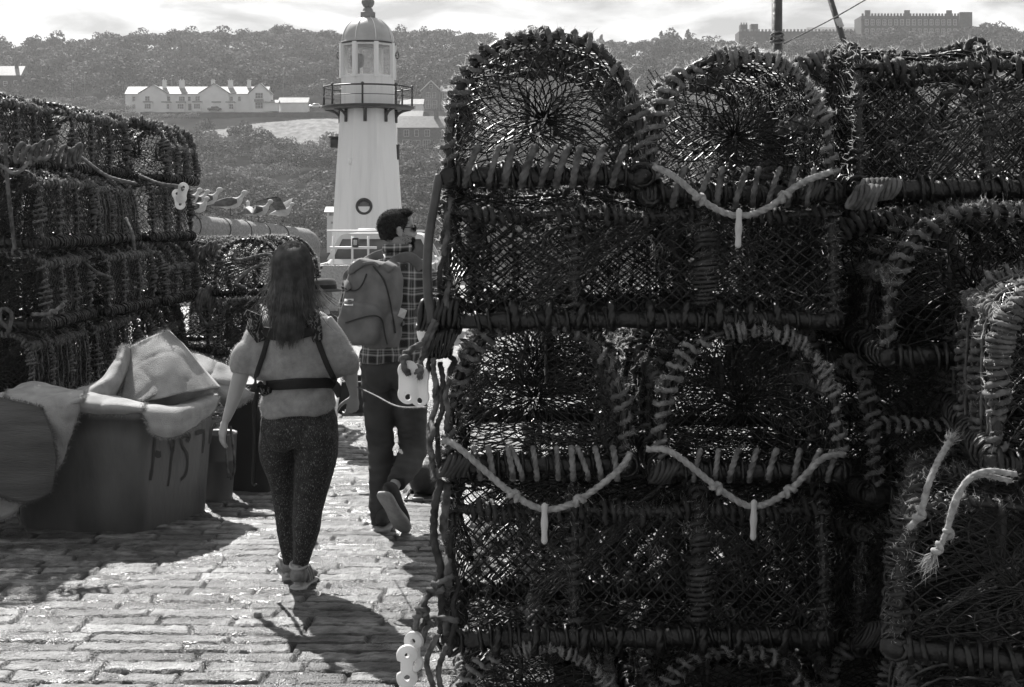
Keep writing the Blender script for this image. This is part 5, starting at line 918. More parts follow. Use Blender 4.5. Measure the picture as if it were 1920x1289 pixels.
def bvh_of(*objs):
    V = []; Fs = []; n = 0
    for o in objs:
        me = o.data; V += [tuple(v.co + o.matrix_world.translation) if False else tuple(v.co) for v in me.vertices]; Fs += [[i + n for i in p.vertices] for p in me.polygons]; n = len(V)
    return BVHTree.FromPolygons(V, Fs)
def hit(bv, px, py, off=.004, fallback=7.0):
    d = Vector(((px - 960) / F, 1, -(py - HY) / F)).normalized(); r_ = bv.ray_cast(Vector((0, 0, EYE)), d)
    if r_[0] is None: return P(px, py, fallback), np.array([0, -1, 0.])
    n = np.array(r_[1]); n = n if n[1] < 0 else -n; return np.array(r_[0]) + n * off, n
def strap(bv, pts, w, th, mat, name, parent, base, off=.004, fb=6.6, n=8, sm=3):
    q = spline(np.array([(a, b) for a, b in pts], float), n); H = [hit(bv, a, b, off, fb) for a, b in q]; p = np.array([h[0] for h in H]); nn = nrm(np.array([h[1] for h in H]) + [0, -.35, 0])
    for _ in range(sm): p[1:-1] = (p[:-2] + 2 * p[1:-1] + p[2:]) / 4; nn[1:-1] = nrm(nn[:-2] + nn[1:-1] + nn[2:])
    p = p + nn * off; t = nrm(np.gradient(p, axis=0)); s_ = nrm(np.cross(t, nn)); w = np.interp(np.linspace(0, 1, len(p)), np.linspace(0, 1, len(np.atleast_1d(w))), np.atleast_1d(w)) if np.ndim(w) else np.full(len(p), w)
    mb = MB(); k = 12; a = np.linspace(0, 2 * math.pi, k, endpoint=False); sg = lambda v, e: np.sign(v) * np.abs(v) ** e
    V = p[:, None] + s_[:, None] * (sg(np.cos(a), .5)[None] * w[:, None])[..., None] + nn[:, None] * (sg(np.sin(a), .7)[None] * th)[..., None]; mb.add(V, grid_faces(len(p), k, False, True)); mb.f.append(np.array([np.arange(k)[::-1]])); mb.m.append(np.array([0])); mb.f.append(np.array([np.arange(k) + (len(p) - 1) * k])); mb.m.append(np.array([0]))
    o = mb.build(name, mat); return rehome(o, base, parent)
def shoe(mb, heel, toe, w=.048, h=.075, up=(0, 0, 1)):
    heel = np.asarray(heel, float); toe = np.asarray(toe, float); d = toe - heel; up = np.asarray(up, float); u = nrm(up - nrm(d) * np.dot(nrm(d), up)); pts = []
    for t, ww, hh in ((-.03, .3, .45), (0, .68, .75), (.12, .8, 1.05), (.3, .78, 1.0), (.5, .85, .75), (.7, 1.0, .58), (.88, .85, .42), (1.0, .45, .3)): pts.append([*(heel + d * t + u * hh * h * .5), w * ww, h * hh * .5])
    q = spline(np.array(pts), 4); tube(mb, q[:, :3], np.stack([q[:, 4], q[:, 3]], -1), 18, up=u)
def sole(mb, heel, toe, w=.05, th=.02, up=(0, 0, 1)):
    heel = np.asarray(heel, float); toe = np.asarray(toe, float); d = toe - heel; L = np.linalg.norm(d); d = d / L; u = nrm(np.asarray(up, float) - d * np.dot(d, up)); s_ = np.cross(d, u); o = []
    pr = [(-.04, .35), (-.02, .62), (.03, .78), (.12, .84), (.3, .78), (.45, .8), (.6, .95), (.75, 1.0), (.88, .88), (.96, .6), (1.0, .3)]; ol = [(t, ww) for t, ww in pr] + [(t, -ww) for t, ww in pr[::-1]]
    ol = spline(np.array(ol + [ol[0]], float), 3)[:-1]; rings = []
    for z, k in ((-.1, .93), (.1, 1), (.8, 1), (1.0, .96)): rings.append([heel + d * (L * (.48 + (t - .48) * k)) + s_ * ww * w * k + u * (z * th - th) for t, ww in ol])
    V = np.array(rings); m = V.shape[1]; mb.add(V, grid_faces(4, m, False, True)); mb.f.append(np.array([np.arange(m)[::-1]])); mb.m.append(np.array([0])); mb.f.append(np.array([np.arange(m) + 3 * m])); mb.m.append(np.array([0]))
def tmpobj(name, mb, mat): o = bpy.data.objects.new(name, mb.mesh(name, mat)); COL.objects.link(o); return o

def fuzz_on(o, n, ln, mat, name, par, w=.0005):
    me = o.data; k = len(me.vertices); co = np.zeros(k * 3, np.float32); no = np.zeros(k * 3, np.float32); me.vertices.foreach_get('co', co); me.vertices.foreach_get('normal', no); co = co.reshape(-1, 3).astype(float); no = no.reshape(-1, 3).astype(float)
    i = R.randint(0, k, n); mb = MB(); hairs(mb, co[i] + R.normal(size=(n, 3)) * .003, no[i] + R.normal(size=(n, 3)) * .5, R.uniform(.4, 1.2, n) * ln, w); b = mb.build(name, mat); b.parent = par; return b
def woman():
    Y = 6.75; base = np.array([P(557, 0, Y)[0], Y + .05, 0.0]); mb = MB(); L_ = lambda p: limb(mb, Y, p)
    L_([(560, 812, .04, 66, 42), (561, 770, .03, 62, 42), (558, 715, .02, 52, 38), (556, 650, .0, 58, 38), (554, 605, .0, 66, 34), (552, 585, .0, 40, 26), (551, 572, .0, 20, 20), (550, 550, .02, 19, 20), (550, 530, .03, 19, 20)])
    head_part(mb, P(550, 500, Y + .03), (-.15, 1), .97)
    L_([(527, 800, .06, 34, 38), (520, 850, .09, 32, 36), (529, 900, .12, 23, 28), (532, 950, .13, 17, 20), (536, 1000, .12, 14, 19), (541, 1055, .14, 8, 10), (542, 1078, .15, 8, 10)])
    L_([(592, 800, .04, 38, 42), (592, 850, .04, 38, 40), (586, 900, .04, 32, 35), (578, 950, .04, 26, 26), (573, 995, .0, 23, 24), (567, 1040, -.01, 15, 16), (560, 1075, .0, 11, 13), (562, 1092, .0, 11, 14)])
    L_([(497, 605, 0, 20), (470, 640, 0, 17), (456, 690, -.01, 15), (448, 715, 0, 15), (436, 755, .02, 12), (424, 788, .04, 8, 9)])
    L_([(606, 605, 0, 20), (635, 640, 0, 17), (654, 688, .02, 15), (658, 708, .04, 13), (662, 728, .08, 10), (664, 742, .11, 8)])
    hand(mb, P(423, 788, Y + .04), P(411, 838, Y + .06) - P(423, 788, Y + .04), np.array([-.8, -.5, 0]), np.array([.6, .8, -.1]), .90, .16)
    hand(mb, P(664, 740, Y + .10), np.array([-.12, .12, -1]), np.array([.55, -.8, 0]), np.array([-.75, -.4, 0]), .84, .50)
    shoe(mb, P(537, 1092, Y + .16), P(531, 1092, Y + .36), .036, .05); shoe(mb, P(563, 1112, Y - .02), P(573, 1104, Y + .17), .036, .05)
    o = tmpobj('person', mb, skin); remesh(o, .0052, 3); rehome(o, base); tag(o, 'woman with long dark hair walking away in a loose sweater and speckled leggings', 'person')
    body = o
    # leggings
    mb = MB(); L_ = lambda p: limb(mb, Y, p)
    L_([(561, 830, .04, 66, 46), (561, 800, .03, 74, 52), (560, 770, .03, 68, 46), (558, 735, .02, 58, 42)])
    L_([(525, 810, .06, 38, 44), (520, 850, .08, 34, 42), (529, 900, .12, 25, 32), (532, 950, .13, 19, 24), (536, 1000, .12, 16, 23), (540, 1045, .13, 11, 13), (542, 1070, .15, 9, 11)])
    L_([(594, 810, .03, 41, 50), (593, 850, .03, 41, 46), (586, 900, .04, 35, 40), (578, 950, .04, 29, 31), (574, 992, .0, 26, 28), (568, 1035, -.01, 18, 20), (561, 1070, .0, 13, 15)])
    for x in (530, 590): ell(mb, P(x, 815, Y - .035), (.080, .075, .085))
    lm = M('speckled_leggings', .012, .035, sc=40, rough=.85, bump=.3, bs=120); t = lm.node_tree; n1 = t.nodes.new('ShaderNodeTexNoise'); n1.inputs['Scale'].default_value = 210; n1.inputs['Detail'].default_value = 2; r1 = t.nodes.new('ShaderNodeValToRGB'); r1.color_ramp.elements[0].position = .56; r1.color_ramp.elements[1].position = .74; r1.color_ramp.elements[1].color = (.20, .20, .20, 1)
    mp1 = t.nodes.new('ShaderNodeMapping'); mp1.inputs['Scale'].default_value = (1, 1, .45); t.links.new(t.nodes['Texture Coordinate'].outputs['Object'], mp1.inputs[0]); t.links.new(mp1.outputs[0], n1.inputs['Vector']); t.links.new(n1.outputs[0], r1.inputs[0]); mxn = t.nodes.new('ShaderNodeMix'); mxn.data_type = 'RGBA'; mxn.blend_type = 'ADD'; mxn.inputs[0].default_value = 1
    src = t.nodes['Principled BSDF'].inputs['Base Color'].links[0].from_socket; t.links.new(src, mxn.inputs[6]); t.links.new(r1.outputs[0], mxn.inputs[7]); t.links.new(mxn.outputs[2], t.nodes['Principled BSDF'].inputs['Base Color'])
    lg = tmpobj('leggings', mb, lm); remesh(lg, .0075, 6, lambda c: .0018 * vn(c * [1, 1, 3], 18)); rehome(lg, base, body)
    # sweater
    mb = MB(); L_ = lambda p: limb(mb, Y, p)
    L_([(562, 778, .03, 70, 54), (561, 765, .03, 74, 58), (560, 740, .03, 71, 56), (560, 716, .03, 66, 50), (558, 690, .01, 70, 54), (556, 650, .0, 68, 50), (553, 615, .0, 68, 44), (551, 596, .0, 58, 38), (550, 582, .0, 40, 30), (550, 569, .0, 26, 26), (550, 562, .01, 23, 24)])
    L_([(520, 606, 0, 26, 34), (500, 616, 0, 30, 32), (481, 640, 0, 30, 31), (464, 668, -.01, 27, 29), (457, 690, -.01, 23, 24), (456, 700, -.01, 21, 21)])
    L_([(582, 606, 0, 26, 34), (602, 618, 0, 30, 32), (622, 645, 0, 30, 32), (641, 674, .01, 28, 31), (649, 696, .02, 24, 25), (652, 704, .02, 20, 21)])
    L_([(505, 612, 0, 30, 34), (495, 650, 0, 38, 36), (490, 680, 0, 34, 32), (500, 705, .01, 16, 26)]); L_([(598, 612, 0, 30, 34), (612, 650, 0, 36, 36), (618, 682, 0, 32, 32), (612, 705, .01, 14, 26)])
    sw = tmpobj('sweater', mb, M('sweater_knit', .28, .36, sc=40, rough=.95, bump=.4, bs=320, bd=.002)); 
    def swn(c): w = np.clip((c[:, 2] - .88) / .5, 0, 1); u = (c[:, 0] + 1.0) * 1.0; f = vn(np.stack([c[:, 0] * 9 + c[:, 2] * 7, c[:, 1] * 5, c[:, 2] * 5 - c[:, 0] * 3], -1), 1.3, 3); g = vn(np.stack([c[:, 0] * 6 - c[:, 2] * 9, c[:, 1] * 4, c[:, 2] * 4], -1), 1.6, 8); r_ = (1 - np.abs(vn(np.stack([c[:, 0] * 5 - c[:, 2] * 6, c[:, 1] * 3, c[:, 2] * 6 + c[:, 0] * 2], -1), 1.2, 15))) ** 7; return .010 * f + .008 * g + .003 * vn(c, 26, 4) - .005 * r_
    remesh(sw, .0085, 12, swn); bvs = bvh_of(sw); rehome(sw, base, body); fuzz_on(sw, 26000, .007, M('wool_fuzz', .45, tr=.5), 'wool_fuzz', sw)
    # carrier straps
    blk = M('webbing_black', .010, .018, sc=50, rough=.75); pad = M('patterned_pad', .010, .022, sc=40, rough=.9)
    t = pad.node_tree; w1 = t.nodes.new('ShaderNodeTexWave'); w1.inputs['Scale'].default_value = 14; w1.inputs['Distortion'].default_value = 9; w1.inputs['Detail Scale'].default_value = 3; r1 = t.nodes.new('ShaderNodeValToRGB'); r1.color_ramp.elements[0].position = .80; r1.color_ramp.elements[1].position = .86; r1.color_ramp.elements[0].color = (.012, .012, .012, 1); r1.color_ramp.elements[1].color = (.16, .16, .16, 1); t.links.new(t.nodes['Texture Coordinate'].outputs['Object'], w1.inputs[0]); t.links.new(w1.outputs[0], r1.inputs[0]); t.links.new(r1.outputs[0], t.nodes['Principled BSDF'].inputs['Base Color'])
    S = lambda pts, w, th, m, nm, **k: strap(bvs, pts, w, th, m, nm, body, base, **k)
    S([(478, 587), (474, 600), (482, 618), (490, 640)], [.040, .046, .040, .022], .010, pad, 'shoulder_pad'); S([(583, 583), (586, 600), (590, 618), (596, 640)], [.036, .036, .034, .022], .010, pad, 'shoulder_pad')
    S([(478, 618), (510, 626), (545, 628), (590, 622)], [.018, .030, .030, .018], .009, blk, 'chest_strap')
    S([(508, 620), (497, 655), (484, 695), (474, 735)], .012, .004, blk, 'carrier_strap'); S([(590, 622), (600, 650), (612, 680), (625, 708)], .013, .004, blk, 'carrier_strap')
    S([(488, 722), (520, 721), (570, 718), (610, 717), (628, 720)], [.020, .026, .027, .027, .026], .006, blk, 'waist_belt'); S([(622, 718), (632, 728), (636, 745)], [.027, .022, .012], .008, blk, 'buckle'); S([(490, 728), (498, 735), (510, 732)], [.022, .024, .014], .007, pad, 'belt_pad')
    mb = MB(); p = spline(np.array([P(482, 735, Y - .11), P(477, 770, Y - .06), P(478, 830, Y + .02), P(475, 900, Y + .1), P(480, 912, Y + .1)]), 8); tube(mb, p, np.stack([np.full(len(p), .010), np.full(len(p), .002)], -1), 8, up=(1, 0, 0)); rehome(mb.build('dangling_strap', blk), base, body)
    # shoes
    sm_ = M('trainer_cloth', .16, .30, sc=30, rough=.8, bump=.3, bs=150); slm = M('trainer_sole', .38, .5, sc=20, rough=.6)
    for hl, te, w in ((P(556, 1116, Y - .045), P(585, 1108, Y + .185), .048), (P(540, 1096, Y + .135), P(530, 1092, Y + .37), .045)):
        hl = np.array([hl[0], hl[1], .028 + (0 if w == .048 else .0)]); te = np.array([te[0], te[1], .022]); mb = MB(); shoe(mb, hl, te, w, .105); c0 = hl + (te - hl) * .14; tube(mb, [c0 + [0, 0, .03], c0 + [0, 0, .075], c0 + [0, 0, .105]], np.array([(.038, .042), (.037, .042), (.036, .040)]), 14, up=(1, 0, 0)); s_ = tmpobj('shoe', mb, sm_); remesh(s_, .005, 3); rehome(s_, base, body)
        mb = MB(); sole(mb, hl + [0, -.006, -.002], te + [0, .012, -.002], w * 1.02, .026); rehome(tmpobj('sole', mb, slm), base, s_)
        mb = MB(); th = np.linspace(0, 2 * math.pi, 24)[:-1]; tube(mb, c0 + np.stack([.040 * np.cos(th), .044 * np.sin(th), .098 + .012 * np.sin(th)], -1), .0065, 8, closed=True); rehome(tmpobj('collar', mb, slm), base, s_)
        mb = MB(); dd = nrm(te - hl); sd = np.array([dd[1], -dd[0], 0]); tube(mb, [hl + [0, 0, .03] - dd * .012, hl + [0, 0, .07] - dd * .012, hl + [0, 0, .10] - dd * .004], np.array([(.012, .004)] * 3), 8, up=sd); rehome(tmpobj('pull_tab', mb, slm), base, s_)
        for q_ in (.3, .42, .54): mb = MB(); tube(mb, spline(np.array([hl + (te - hl) * q_ + sd * w * .93 + [0, 0, .012], hl + (te - hl) * (q_ - .03) + sd * w * .88 + [0, 0, .045], hl + (te - hl) * (q_ - .08) + sd * w * .55 + [0, 0, .088]]), 4), .004, 6); rehome(tmpobj('trim_stripe', mb, slm), base, s_)
    # hair: shell and strands
    hc = P(550, 499, Y + .03); mb = MB(); ell(mb, hc + [0, -.012, .022], (.090, .104, .100)); limb(mb, Y, [(551, 500, .0, 36, 30), (551, 540, -.02, 37, 25), (550, 570, -.05, 36, 18), (547, 595, -.08, 30, 9), (545, 612, -.11, 20, 4)])
    hm = M('hair_dark', .03, .09, sc=22, rough=1, spec=0, bump=1, bs=60, stretch=(3, 3, .5)); sh = tmpobj('hair', mb, hm); remesh(sh, .008, 4); rehome(sh, base, body)
    mb = MB(); n = 4200; A_ = []; K = 16
    a = R.uniform(-1.35, 1.35, n) + math.pi * 1.5; side = np.cos(a); back = -np.sin(a)      # direction around head, pi*1.5 is straight back (-y)
    st = R.rand(n); lenp = np.clip(R.normal(626, 10, n) - 44 * np.abs(side) ** 2 + 8 * np.sin(a * 9), 545, 650); fl = R.normal(0, 1, n); wv = R.rand(n) * 6.28
    T = np.linspace(0, 1, K); Pts = np.zeros((n, K, 3))
    top = hc + np.array([0, .01, .118]); zend = EYE - (lenp - HY) / F * Y
    for i, t in enumerate(T):
        if t < .42:
            u0 = .8 * st ** .8; u = u0 + (1.25 - u0) * t / .42; r1 = np.sin(u * 1.25); zz = hc[2] + .018 + .102 * np.cos(u * 1.35)
            Pts[:, i, 0] = hc[0] + side * .095 * r1 * (1 + .03 * fl); Pts[:, i, 1] = hc[1] - .012 - back * .112 * r1 * (1 + .03 * fl) + .015 * np.clip(1 - u / .95, 0, 1); Pts[:, i, 2] = zz
        else:
            v = (t - .42) / .58; p0 = Pts[:, 6, :]; 
            x_end = base[0] * 0 + P(549, 0, Y)[0] + side * (.086 + .006 * v) + .007 * fl * v + .006 * np.sin(wv + v * 5); y_end = Y - .055 - back * (.055 + .075 * v) + (.06 * np.abs(side)) - .012 * np.abs(fl) * v
            z_ = p0[:, 2] + (zend - p0[:, 2]) * v; bl = min(1, v * 2.0); Pts[:, i, 0] = p0[:, 0] * (1 - bl) + x_end * bl + .007 * np.sin(side * 14 + v * 7) * v + .004 * np.sin(wv * 2 + v * 9); Pts[:, i, 1] = p0[:, 1] * (1 - bl) + y_end * bl + .010 * np.sin(side * 11 + v * 8 + 1) * v + .004 * np.cos(wv + v * 8); Pts[:, i, 2] = z_
    fly = R.rand(n) < .035; kk = (T ** 3)[None, :, None]; Pts[fly] += (np.stack([side[fly] * .09 + R.normal(0, .03, fly.sum()), R.normal(-.01, .02, fly.sum()), R.uniform(0, .06, fly.sum())], -1)[:, None] * kk)
    wd = .0013; A1 = Pts[:, :-1].reshape(-1, 3); B1 = Pts[:, 1:].reshape(-1, 3); s_ = nrm(np.cross(nrm(B1 - A1), np.array([0, -1, .15]))) * wd; s_ = s_.reshape(n, K - 1, 3); ss = np.concatenate([s_, s_[:, -1:] * .3], 1); V = np.stack([Pts - ss, Pts + ss], 2).reshape(-1, 3)
    i0 = (np.arange(n)[:, None] * K + np.arange(K - 1)[None]).ravel() * 2; mb.add(V, np.stack([i0, i0 + 1, i0 + 3, i0 + 2], -1)); rehome(tmpobj('hair_strands', mb, M('hair_strand', .035, .12, sc=22, rough=.45, spec=.5, tr=.3)), base, sh)
woman()

def stripes_mat(name):
    m = bpy.data.materials.new(name); m.use_nodes = True; t = m.node_tree; N = t.nodes; L = t.links; b = N['Principled BSDF']; b.inputs['Roughness'].default_value = .9
    co = N.new('ShaderNodeTexCoord'); sp = N.new('ShaderNodeSeparateXYZ'); ns = N.new('ShaderNodeTexNoise'); ns.inputs['Scale'].default_value = 6; mxv = N.new('ShaderNodeVectorMath'); mxv.operation = 'MULTIPLY_ADD'; L.new(co.outputs['Object'], ns.inputs['Vector'])
    L.new(ns.outputs['Color'], mxv.inputs[0]); mxv.inputs[1].default_value = (.035, .035, .035); L.new(co.outputs['Object'], mxv.inputs[2]); L.new(mxv.outputs[0], sp.inputs[0])
    def mth(op, a, b_=None):
        n = N.new('ShaderNodeMath'); n.operation = op
        for i, v in enumerate((a, b_)):
            if v is None: continue
            if isinstance(v, (int, float)): n.inputs[i].default_value = v
            else: L.new(v, n.inputs[i])
        return n.outputs[0]
    def band(c, per, ph):
        f = mth('FRACT', mth('ADD', mth('DIVIDE', c, per), ph)); r = N.new('ShaderNodeValToRGB'); r.color_ramp.interpolation = 'CONSTANT'; e = r.color_ramp.elements
        e[0].position = 0; e[0].color = (0, 0, 0, 1); e[1].position = .30; e[1].color = (.30, .30, .30, 1)
        for p_, v in ((.36, 1.0), (.43, .30), (.50, .0), (.55, .55), (.59, 0), (.66, .30), (.73, 1.0), (.79, .30), (.86, 0.0)): x = e.new(p_); x.color = (v, v, v, 1)
        L.new(f, r.inputs[0]); return r.outputs[0]
    s = mth('ADD', band(sp.outputs[0], .085, .1), band(sp.outputs[2], .085, .3)); v = mth('ADD', mth('MULTIPLY', s, .30), .025)
    cb = N.new('ShaderNodeCombineColor'); [L.new(v, cb.inputs[i]) for i in range(3)]; L.new(cb.outputs[0], b.inputs['Base Color']); return m
def man():
    Y = 8.0; base = np.array([P(738, 0, Y)[0], Y, 0.0]); mb = MB(); L_ = lambda p: limb(mb, Y, p); g = .0
    L_([(735, 700, .02, 56, 38), (735, 672, .02, 54, 36), (736, 620, .0, 50, 34), (738, 560, -.02, 56, 36), (738, 515, -.02, 60, 32), (740, 495, -.01, 40, 26), (744, 478, .0, 20, 21), (746, 462, .02, 19, 21), (746, 445, .02, 19, 21)])
    fc = nrm(np.array([math.sin(math.radians(66)), math.cos(math.radians(66)), 0])); hc = P(744, 435, Y + .02); hM = head_part(mb, hc, fc, 1.0)
    L_([(708, 690, .03, 28, 32), (710, 760, .05, 23, 27), (713, 840, .08, 18, 20), (712, 880, .07, 16, 18), (710, 940, .06, 11, 13), (713, 985, .06, 9, 11)])
    L_([(764, 690, .03, 28, 32), (770, 760, .06, 24, 27), (774, 832, .10, 19, 21), (766, 862, .05, 17, 19), (750, 890, -.08, 12, 14), (738, 915, -.17, 10, 11)])
    L_([(672, 510, -.01, 20, 20), (660, 560, .0, 16, 17), (655, 612, .03, 14, 15), (664, 600, .18, 12, 12), (680, 575, .30, 8, 9)])
    L_([(795, 512, -.01, 20, 20), (810, 560, .03, 16, 17), (815, 610, .06, 14, 15), (803, 595, .18, 12, 12), (785, 560, .28, 8, 9)])
    hand(mb, P(680, 575, Y + .30), np.array([.3, .1, 1]), np.array([-.3, .9, 0]), np.array([.9, .2, 0]), .95, .7); hand(mb, P(785, 560, Y + .28), np.array([-.3, .1, 1]), np.array([.3, .9, 0]), np.array([-.9, .2, 0]), .95, .7)
    hd = P(728, 928, Y - .22); td = P(756, 982, Y - .10); shoe(mb, hd + [0, .02, .01], td, .036, .05, (0, .8, .5)); shoe(mb, np.array([*P(716, 0, Y)[:2], .03]), np.array([P(722, 0, Y)[0], Y + .22, .03]), .036, .05)
    o = tmpobj('person', mb, skin); remesh(o, .0055, 2); bvb = bvh_of(o); rehome(o, base); tag(o, 'bearded man in sunglasses and plaid shirt walking away, looking right, with a backpack', 'person'); body = o
    # jeans
    mb = MB(); L_ = lambda p: limb(mb, Y, p)
    L_([(735, 712, .02, 58, 46), (735, 690, .02, 60, 46), (735, 668, .02, 57, 42), (735, 655, .02, 54, 40)])
    L_([(706, 695, .03, 30, 42), (709, 760, .05, 29, 36), (714, 840, .08, 25, 29), (714, 880, .07, 23, 27), (710, 930, .06, 19, 23), (711, 968, .05, 17, 20), (713, 982, .05, 17, 20)])
    L_([(764, 695, .03, 34, 42), (769, 760, .06, 32, 36), (775, 832, .11, 28, 31), (768, 862, .06, 27, 30), (752, 892, -.08, 21, 24), (743, 908, -.14, 18, 20)])
    for x in (712, 760): ell(mb, P(x, 705, Y - .05), (.085, .08, .10))
    jn = tmpobj('jeans', mb, M('denim', .035, .07, sc=5, rough=.85, bump=.5, bs=260, bd=.002)); remesh(jn, .0085, 3, lambda c: .006 * vn(c * [1, 1, 3.2], 9, 3) + .004 * vn(c * [2, 1, 5], 12, 7)); rehome(jn, base, body)
    # shirt
    mb = MB(); L_ = lambda p: limb(mb, Y, p)
    L_([(734, 680, .02, 61, 50), (734, 670, .02, 62, 50), (735, 630, .0, 60, 46), (737, 570, -.02, 62, 46), (738, 525, -.02, 66, 42), (739, 503, -.02, 58, 36), (742, 488, -.01, 34, 30), (744, 476, .0, 25, 26), (745, 466, .0, 24, 25)])
    L_([(690, 508, -.01, 30, 30), (672, 518, -.01, 26, 26), (658, 560, .0, 22, 23), (652, 608, .03, 20, 22), (656, 612, .08, 18, 20), (668, 596, .2, 16, 17)])
    L_([(780, 508, -.01, 30, 30), (797, 520, -.01, 26, 27), (812, 560, .03, 22, 24), (818, 608, .06, 20, 22), (814, 612, .10, 18, 20), (800, 590, .2, 16, 17)])
    st = tmpobj('plaid_shirt', mb, stripes_mat('plaid')); remesh(st, .0085, 3, lambda c: .008 * vn(c * [1, 1, .7], 8, 3) + .004 * vn(c, 20, 9) - .012 * (1 - np.abs(vn(np.stack([c[:, 0] * 5 + c[:, 2] * 5, c[:, 1] * 3, c[:, 2] * 6], -1), 1.2, 15))) ** 7); bvt = bvh_of(st); rehome(st, base, body); fuzz_on(st, 9000, .005, M('cotton_fuzz', .35, tr=.5), 'cotton_fuzz', st)
    mb = MB(); th = np.linspace(0, 2 * math.pi, 40)[:-1]; c0 = P(745, 470, Y + .0); pts = c0 + np.stack([.078 * np.cos(th), .080 * np.sin(th), -.006 * np.sin(th) + .012], -1); tube(mb, pts, np.stack([np.full(39, .022), np.full(39, .005)], -1), 10, closed=True, up=(0, 0, 1)); rehome(mb.build('collar', st.data.materials[0]), base, st)
    # backpack
    Z = Matrix.Rotation(math.radians(-24), 3, 'Z'); Tm = np.array(Matrix.Rotation(math.radians(9), 3, 'Y') @ Z); c0 = P(697, 572, Y - .235); mb = MB(); Bm = M('canvas_grey', .13, .19, sc=12, rough=.9, bump=.5, bs=250, bd=.002)
    ell(mb, c0, (.150, .095, .232), 40, 30, M=Tm, e=.42); o1 = c0 + Tm @ np.array([.0, -.085, -.10]); ell(mb, o1, (.125, .055, .115), 30, 20, M=Tm, e=.45); o2 = c0 + Tm @ np.array([.15, .0, -.11]); ell(mb, o2, (.035, .075, .10), 24, 16, M=Tm, e=.5); o2 = c0 + Tm @ np.array([0, .0, .20]); ell(mb, o2, (.13, .085, .045), 24, 16, M=Tm, e=.6)
    o = tmpobj('backpack', mb, Bm); remesh(o, .0065, 3, lambda c: .006 * vn(c * [1, 1, 1.3], 11, 5) + .0025 * vn(c, 30, 5)); bvp = bvh_of(o, st); bv1 = bvh_of(o); base0 = base
    bb = np.array(c0); 
    def sub(ob): return rehome(ob, bb, o)
    dk = M('zip_tape', .018, .03, sc=30, rough=.6); lt = M('pale_label', .62, .7, sc=40)
    for pts, w, th, m_, nm in [([(648, 606), (672, 598), (700, 592), (714, 598), (720, 618), (726, 645)], .0035, .003, dk, 'zip'), ([(700, 500), (722, 530), (735, 590), (740, 625)], .0045, .004, dk, 'zip'), ([(662, 512), (675, 498), (700, 494), (712, 500)], .009, .005, Bm, 'grab_handle'), ([(640, 538), (658, 545), (672, 543), (682, 530), (688, 514)], .0035, .003, dk, 'flap_edge')]:
        q = strap(bv1, pts, w, th, m_, nm, o, bb, off=.003, fb=7.62)
    strap(bvp, [(722, 505), (742, 490), (765, 482), (782, 492), (792, 505)], .030, .006, Bm, 'shoulder_strap', o, bb, off=.004, fb=7.9)
    strap(bvp, [(655, 545), (650, 520), (668, 500), (700, 482), (718, 476)], .024, .006, Bm, 'shoulder_strap', o, bb, off=.004, fb=7.85)
    strap(bvp, [(752, 608), (768, 598), (785, 580), (797, 566)], .014, .004, Bm, 'lower_strap', o, bb, off=.004, fb=7.9)
    q, n_ = hit(bv1, 655, 569, .004); mb = MB()
    def quad(bv, cx, cy, w, h, mat, nm, rot=0, th=.003):
        cs = []
        for a, b in ((-1, -1), (1, -1), (1, 1), (-1, 1)): x = cx + a * w * math.cos(rot) - b * h * math.sin(rot); y = cy + a * w * math.sin(rot) + b * h * math.cos(rot); cs.append(hit(bv, x, y, .004, 7.7)[0])
        cs = np.array(cs); n__ = nrm(np.cross(cs[1] - cs[0], cs[3] - cs[0])); n__ = n__ if n__[1] < 0 else -n__; m = MB(); m.add(np.concatenate([cs, cs + n__ * th]), [[0, 1, 2, 3], [4, 5, 6, 7], [0, 1, 5, 4], [1, 2, 6, 5], [2, 3, 7, 6], [3, 0, 4, 7]]); return m.build(nm, mat, None, False), cs, n__
    lb, cs, nn = quad(bv1, 655, 568, 8, 6, lt, 'label_patch', .06); rehome(lb, bb, o); mb = MB()
    for v, a, b, w_ in ((.35, .2, .75, .0016), (.62, .15, .85, .0007), (.78, .2, .8, .0007)):
        p0 = cs[0] + (cs[1] - cs[0]) * a + (cs[3] - cs[0]) * v + nn * .004; p1 = cs[0] + (cs[1] - cs[0]) * b + (cs[3] - cs[0]) * v + nn * .004; p = p0 + (p1 - p0) * np.linspace(0, 1, 26)[:, None]; p[:, 2] += .0022 * np.sin(np.arange(26) * 1.7) * (w_ > .001); tube(mb, p, w_, 5)
    rehome(mb.build('label_print', dk), bb, o)
    lb, _, _ = quad(bvp, 754, 588, 7, 8, lt, 'side_tag', .35); rehome(lb, bb, o)
    rehome(o, bb); tag(o, 'grey canvas backpack with a small white label on the man\'s back', 'backpack')
    # shoes
    slm = M('plimsoll_sole', .30, .38, sc=25, rough=.7, bump=.5, bs=90); um = M('plimsoll_cloth', .03, .05, sc=30, rough=.85)
    for hl, te, up in ((P(722, 926, Y - .27), P(760, 990, Y - .12), (.35, .80, .48)), (np.array([P(716, 0, Y)[0], Y - .05, .032]), np.array([P(728, 0, Y)[0], Y + .22, .028]), (0, 0, 1))):
        mb = MB(); u = nrm(np.array(up, float)); shoe(mb, hl + u * .0, te, .046, .095, up); s_ = tmpobj('shoe', mb, um); remesh(s_, .005, 2); rehome(s_, base, body); mb = MB(); sole(mb, hl - nrm(te - hl) * .012, te + nrm(te - hl) * .02, .056, .022, up); rehome(tmpobj('sole', mb, slm), base, s_)
    # hair, beard, glasses
    hairm = M('hair_short', .02, .06, sc=60, rough=.85, tr=.15, spec=.15, bump=1, bs=150); mb = MB(); E = lambda p, q: ell(mb, hc + hM @ np.array(p), q, 24, 16, M=hM)
